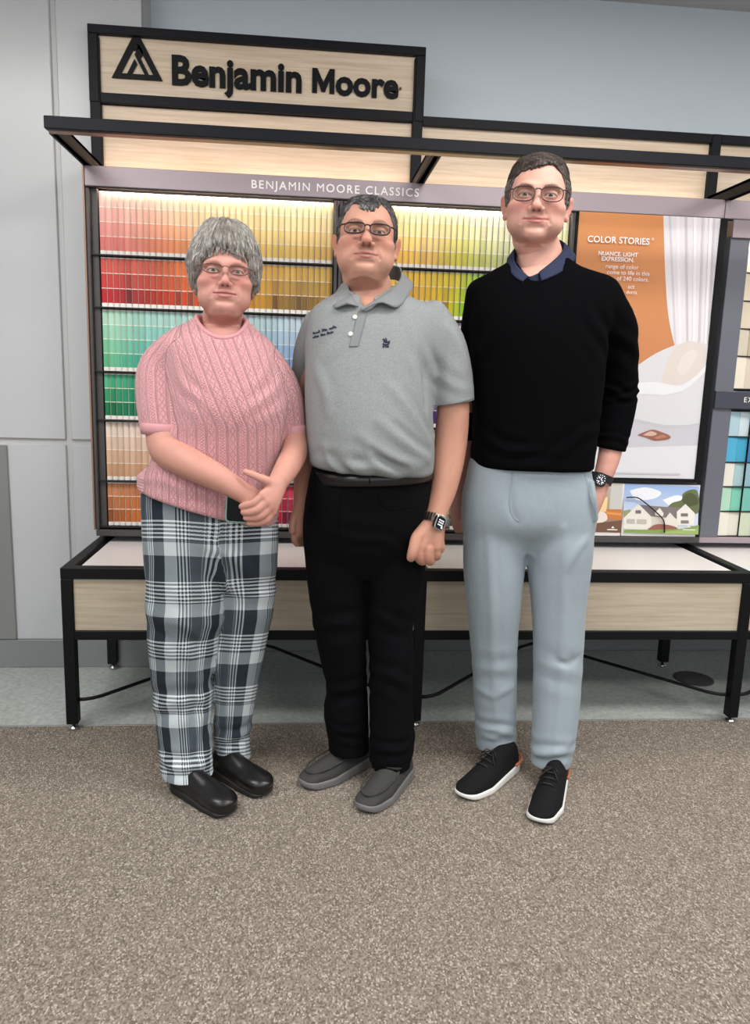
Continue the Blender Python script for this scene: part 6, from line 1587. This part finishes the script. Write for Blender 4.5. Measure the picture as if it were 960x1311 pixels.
    for c, dv, lam, am, sg in (((806, 505, .02), (-.25, 0, 1), .030, .0065, (.045, .04)), ((780, 500, .02), (.35, 0, 1), .034, .005, (.05, .05)), ((785, 560, .0), (.2, 0, 1), .03, .003, (.03, .05)), ((795, 440, 0), (.5, 0, .85), .06, .004, (.06, .06))): w.fold(px.P(*c), dv, lam, am, sg)
    v.d = smin(v.d, w.d, .026)
    w = Vol(*B); w.tube(axL, rL, .01); w.plane(px.P(601, 563, .14), (.1, 0, -1), None, None, .003); v.d = smin(v.d, w.d, .010)
    v.plane(px.P(680, 604, -.13), (-.01, .0, -1), None, None, .010)
    for c, dv, lam, am, sg in (((760, 420, -.08), (.8, 0, .5), .06, .005, (.05, .07)), ((740, 560, -.1), (-.4, 0, 1), .06, .004, (.05, .08)), ((640, 570, -.12), (.3, 0, 1), .05, .004, (.05, .10)), ((625, 430, -.08), (-.8, 0, .5), .06, .004, (.05, .06))): v.fold(px.P(*c), dv, lam, am, sg)
    P, r = px.pts([(690, 296, .0, 32), (690, 332, -.02, 31.5), (688, 347, -.05, 21), (682, 357, -.07, 7)]); v.tube(P, r, .006, 'sub')
    sv, sf = v.mesh(1); sw = garment('sweater', sv, sf, 'black_knit', W_)
    # rib at hem and cuff, collar of the shirt underneath
    cL = ribbon([px.P(658, 320, .02), px.P(658, 332, -.03), px.P(664, 343, -.065), px.P(676, 354, -.085)], [px.P(650, 331, .03), px.P(649.5, 341, -.03), px.P(658, 354, -.075), px.P(669, 361, -.088)])
    cR = ribbon([px.P(722, 311, .03), px.P(720, 321, -.02), px.P(708, 334, -.055), px.P(690, 348, -.085)], [px.P(731, 321, .035), px.P(736.5, 331.5, -.01), px.P(718, 348.5, -.075), px.P(693, 360, -.095)])
    sc_ = None
    for q in (cL, cR): o = kid('shirt_collar', q, 'navy_cloth', W_, True); solid(o, .0045)
    bk = [(658, 320, .02), (664, 313, .07), (690, 307, .09), (714, 307, .07), (722, 311, .03)]
    o = kid('shirt_collar', ribbon([px.P(a, b, c) for a, b, c in bk], [px.P(a, b+16, c+.012) for a, b, c in bk]), 'navy_cloth', W_, True); solid(o, .004)
    o = kid('shirt_front', ribbon([px.P(672, 350, -.070), px.P(678, 354, -.085), px.P(690, 349, -.080)], [px.P(674, 362, -.074), px.P(680, 364, -.082), px.P(692, 360, -.080)]), 'navy_cloth', W_, True); solid(o, .003)
    ds = Drape(sv, sf)
    # trousers
    v = Vol((1.05, -.62, .06), (1.80, -.06, 1.0), .0042)
    v.loft(px.rows([(585, 603, 752, .125, .11), (615, 596, 758, .128, .115), (650, 592, 762, .128, .12), (672, 594, 759, .115, .112), (690, 602, 750, .075, .09), (702, 610, 742, .045, .07)]), .02, p=2.4)
    G1 = [(632, 640, 0, 37), (632, 690, 0, 39), (632, 730, 0, 38.5), (632, 770, .0, 35), (632, 810, .01, 31), (633, 850, .02, 28.5), (634, 900, .03, 27), (635, 945, .035, 26), (636, 975, .035, 25.5)]; G2 = [(718, 640, -.01, 40), (717, 690, -.02, 42), (716, 730, -.02, 39.5), (715, 770, -.025, 35), (715, 810, -.03, 32.5), (714, 850, -.035, 31), (712, 900, -.05, 29.5), (708, 950, -.07, 27.5), (704.5, 980, -.08, 24.5), (704, 1000, -.08, 24)]
    A1, r1 = px.pts(G1); A2, r2 = px.pts(G2); v.tube(A1, r1, .024); v.tube(A2, r2, .024)
    xm = px.P(671, 960, 0)[0]
    v.plane(px.P(636, 962, .035), (.05, 0, -1), (1.05, -.62, .0), (xm, -.05, .22), .003); v.plane(px.P(704, 985, -.08), (.10, 0, -1), (xm, -.62, .0), (1.8, -.05, .22), .003)
    P, r = px.pts([(757, 618, -.09, 4), (759, 640, -.10, 5), (762, 664, -.085, 4)]); v.tube(P, r, .008)          # pocket edge standing off the hand
    for c, dv, lam, am, sg in (((635, 935, -.02), (.2, 0, 1), .045, .0045, (.05, .06)), ((706, 965, -.13), (-.2, 0, 1), .042, .005, (.05, .06)), ((630, 860, -.05), (-.3, 0, 1), .07, .003, (.06, .06)), ((718, 860, -.1), (.4, 0, 1), .08, .003, (.07, .06))):
        v.fold(px.P(*c), dv, lam, am, sg)
    d0 = Drape(*v.mesh(1))
    v.crease(d0, [[(722, 676), (722, 740), (721, 820), (717, 900), (712, 955)], [(626, 690), (630, 770), (632, 850), (636, 920)], [(752, 690), (738, 706), (726, 728)], [(612, 936), (632, 942), (656, 934)], [(684, 962), (704, 968), (727, 955)], [(609, 880), (630, 890), (656, 880)]], .009, .0022, .018)
    v.crease(d0, [[(655, 606), (653, 630), (654, 652), (662, 668)], [(611, 946), (634, 952), (658, 944)], [(684, 972), (706, 977), (728, 966)], [(742, 840), (728, 850), (712, 846)]], .007, .0022, .014, False)
    tv, tf = v.mesh(1); tr = garment('trousers', tv, tf, 'chino', W_); dt = Drape(tv, tf)
    for L in ([(656, 604), (654, 625), (652, 645), (656, 660), (664, 668)], [(748, 606), (753, 625), (759, 645), (762, 655)]):
        q = dt.line(cr(L, 5), .0006)
        if len(q) > 3: kid('seam', MB().tube([tuple(p) for p in q], .0012, 5), 'chino', tr, True)
    shoe(W_, [1.461, -.282, 0], [1.246, -.482, 0], 'sneaker', .30, 0, 1.0); shoe(W_, [1.594, -.336, 0], [1.438, -.622, 0], 'sneaker', .30, 0, 1.0)
    c = px.P(768.5, 614, -.052); watch(W_, c, (-.12, -.98, .15), px.P(781, 578, .015)-px.P(764, 628, -.02), .031, 'dial', 'strap_black', 'watch_black', (.034, .040), px.P(769.5, 613, -.01))
    return W_
sweater_man()
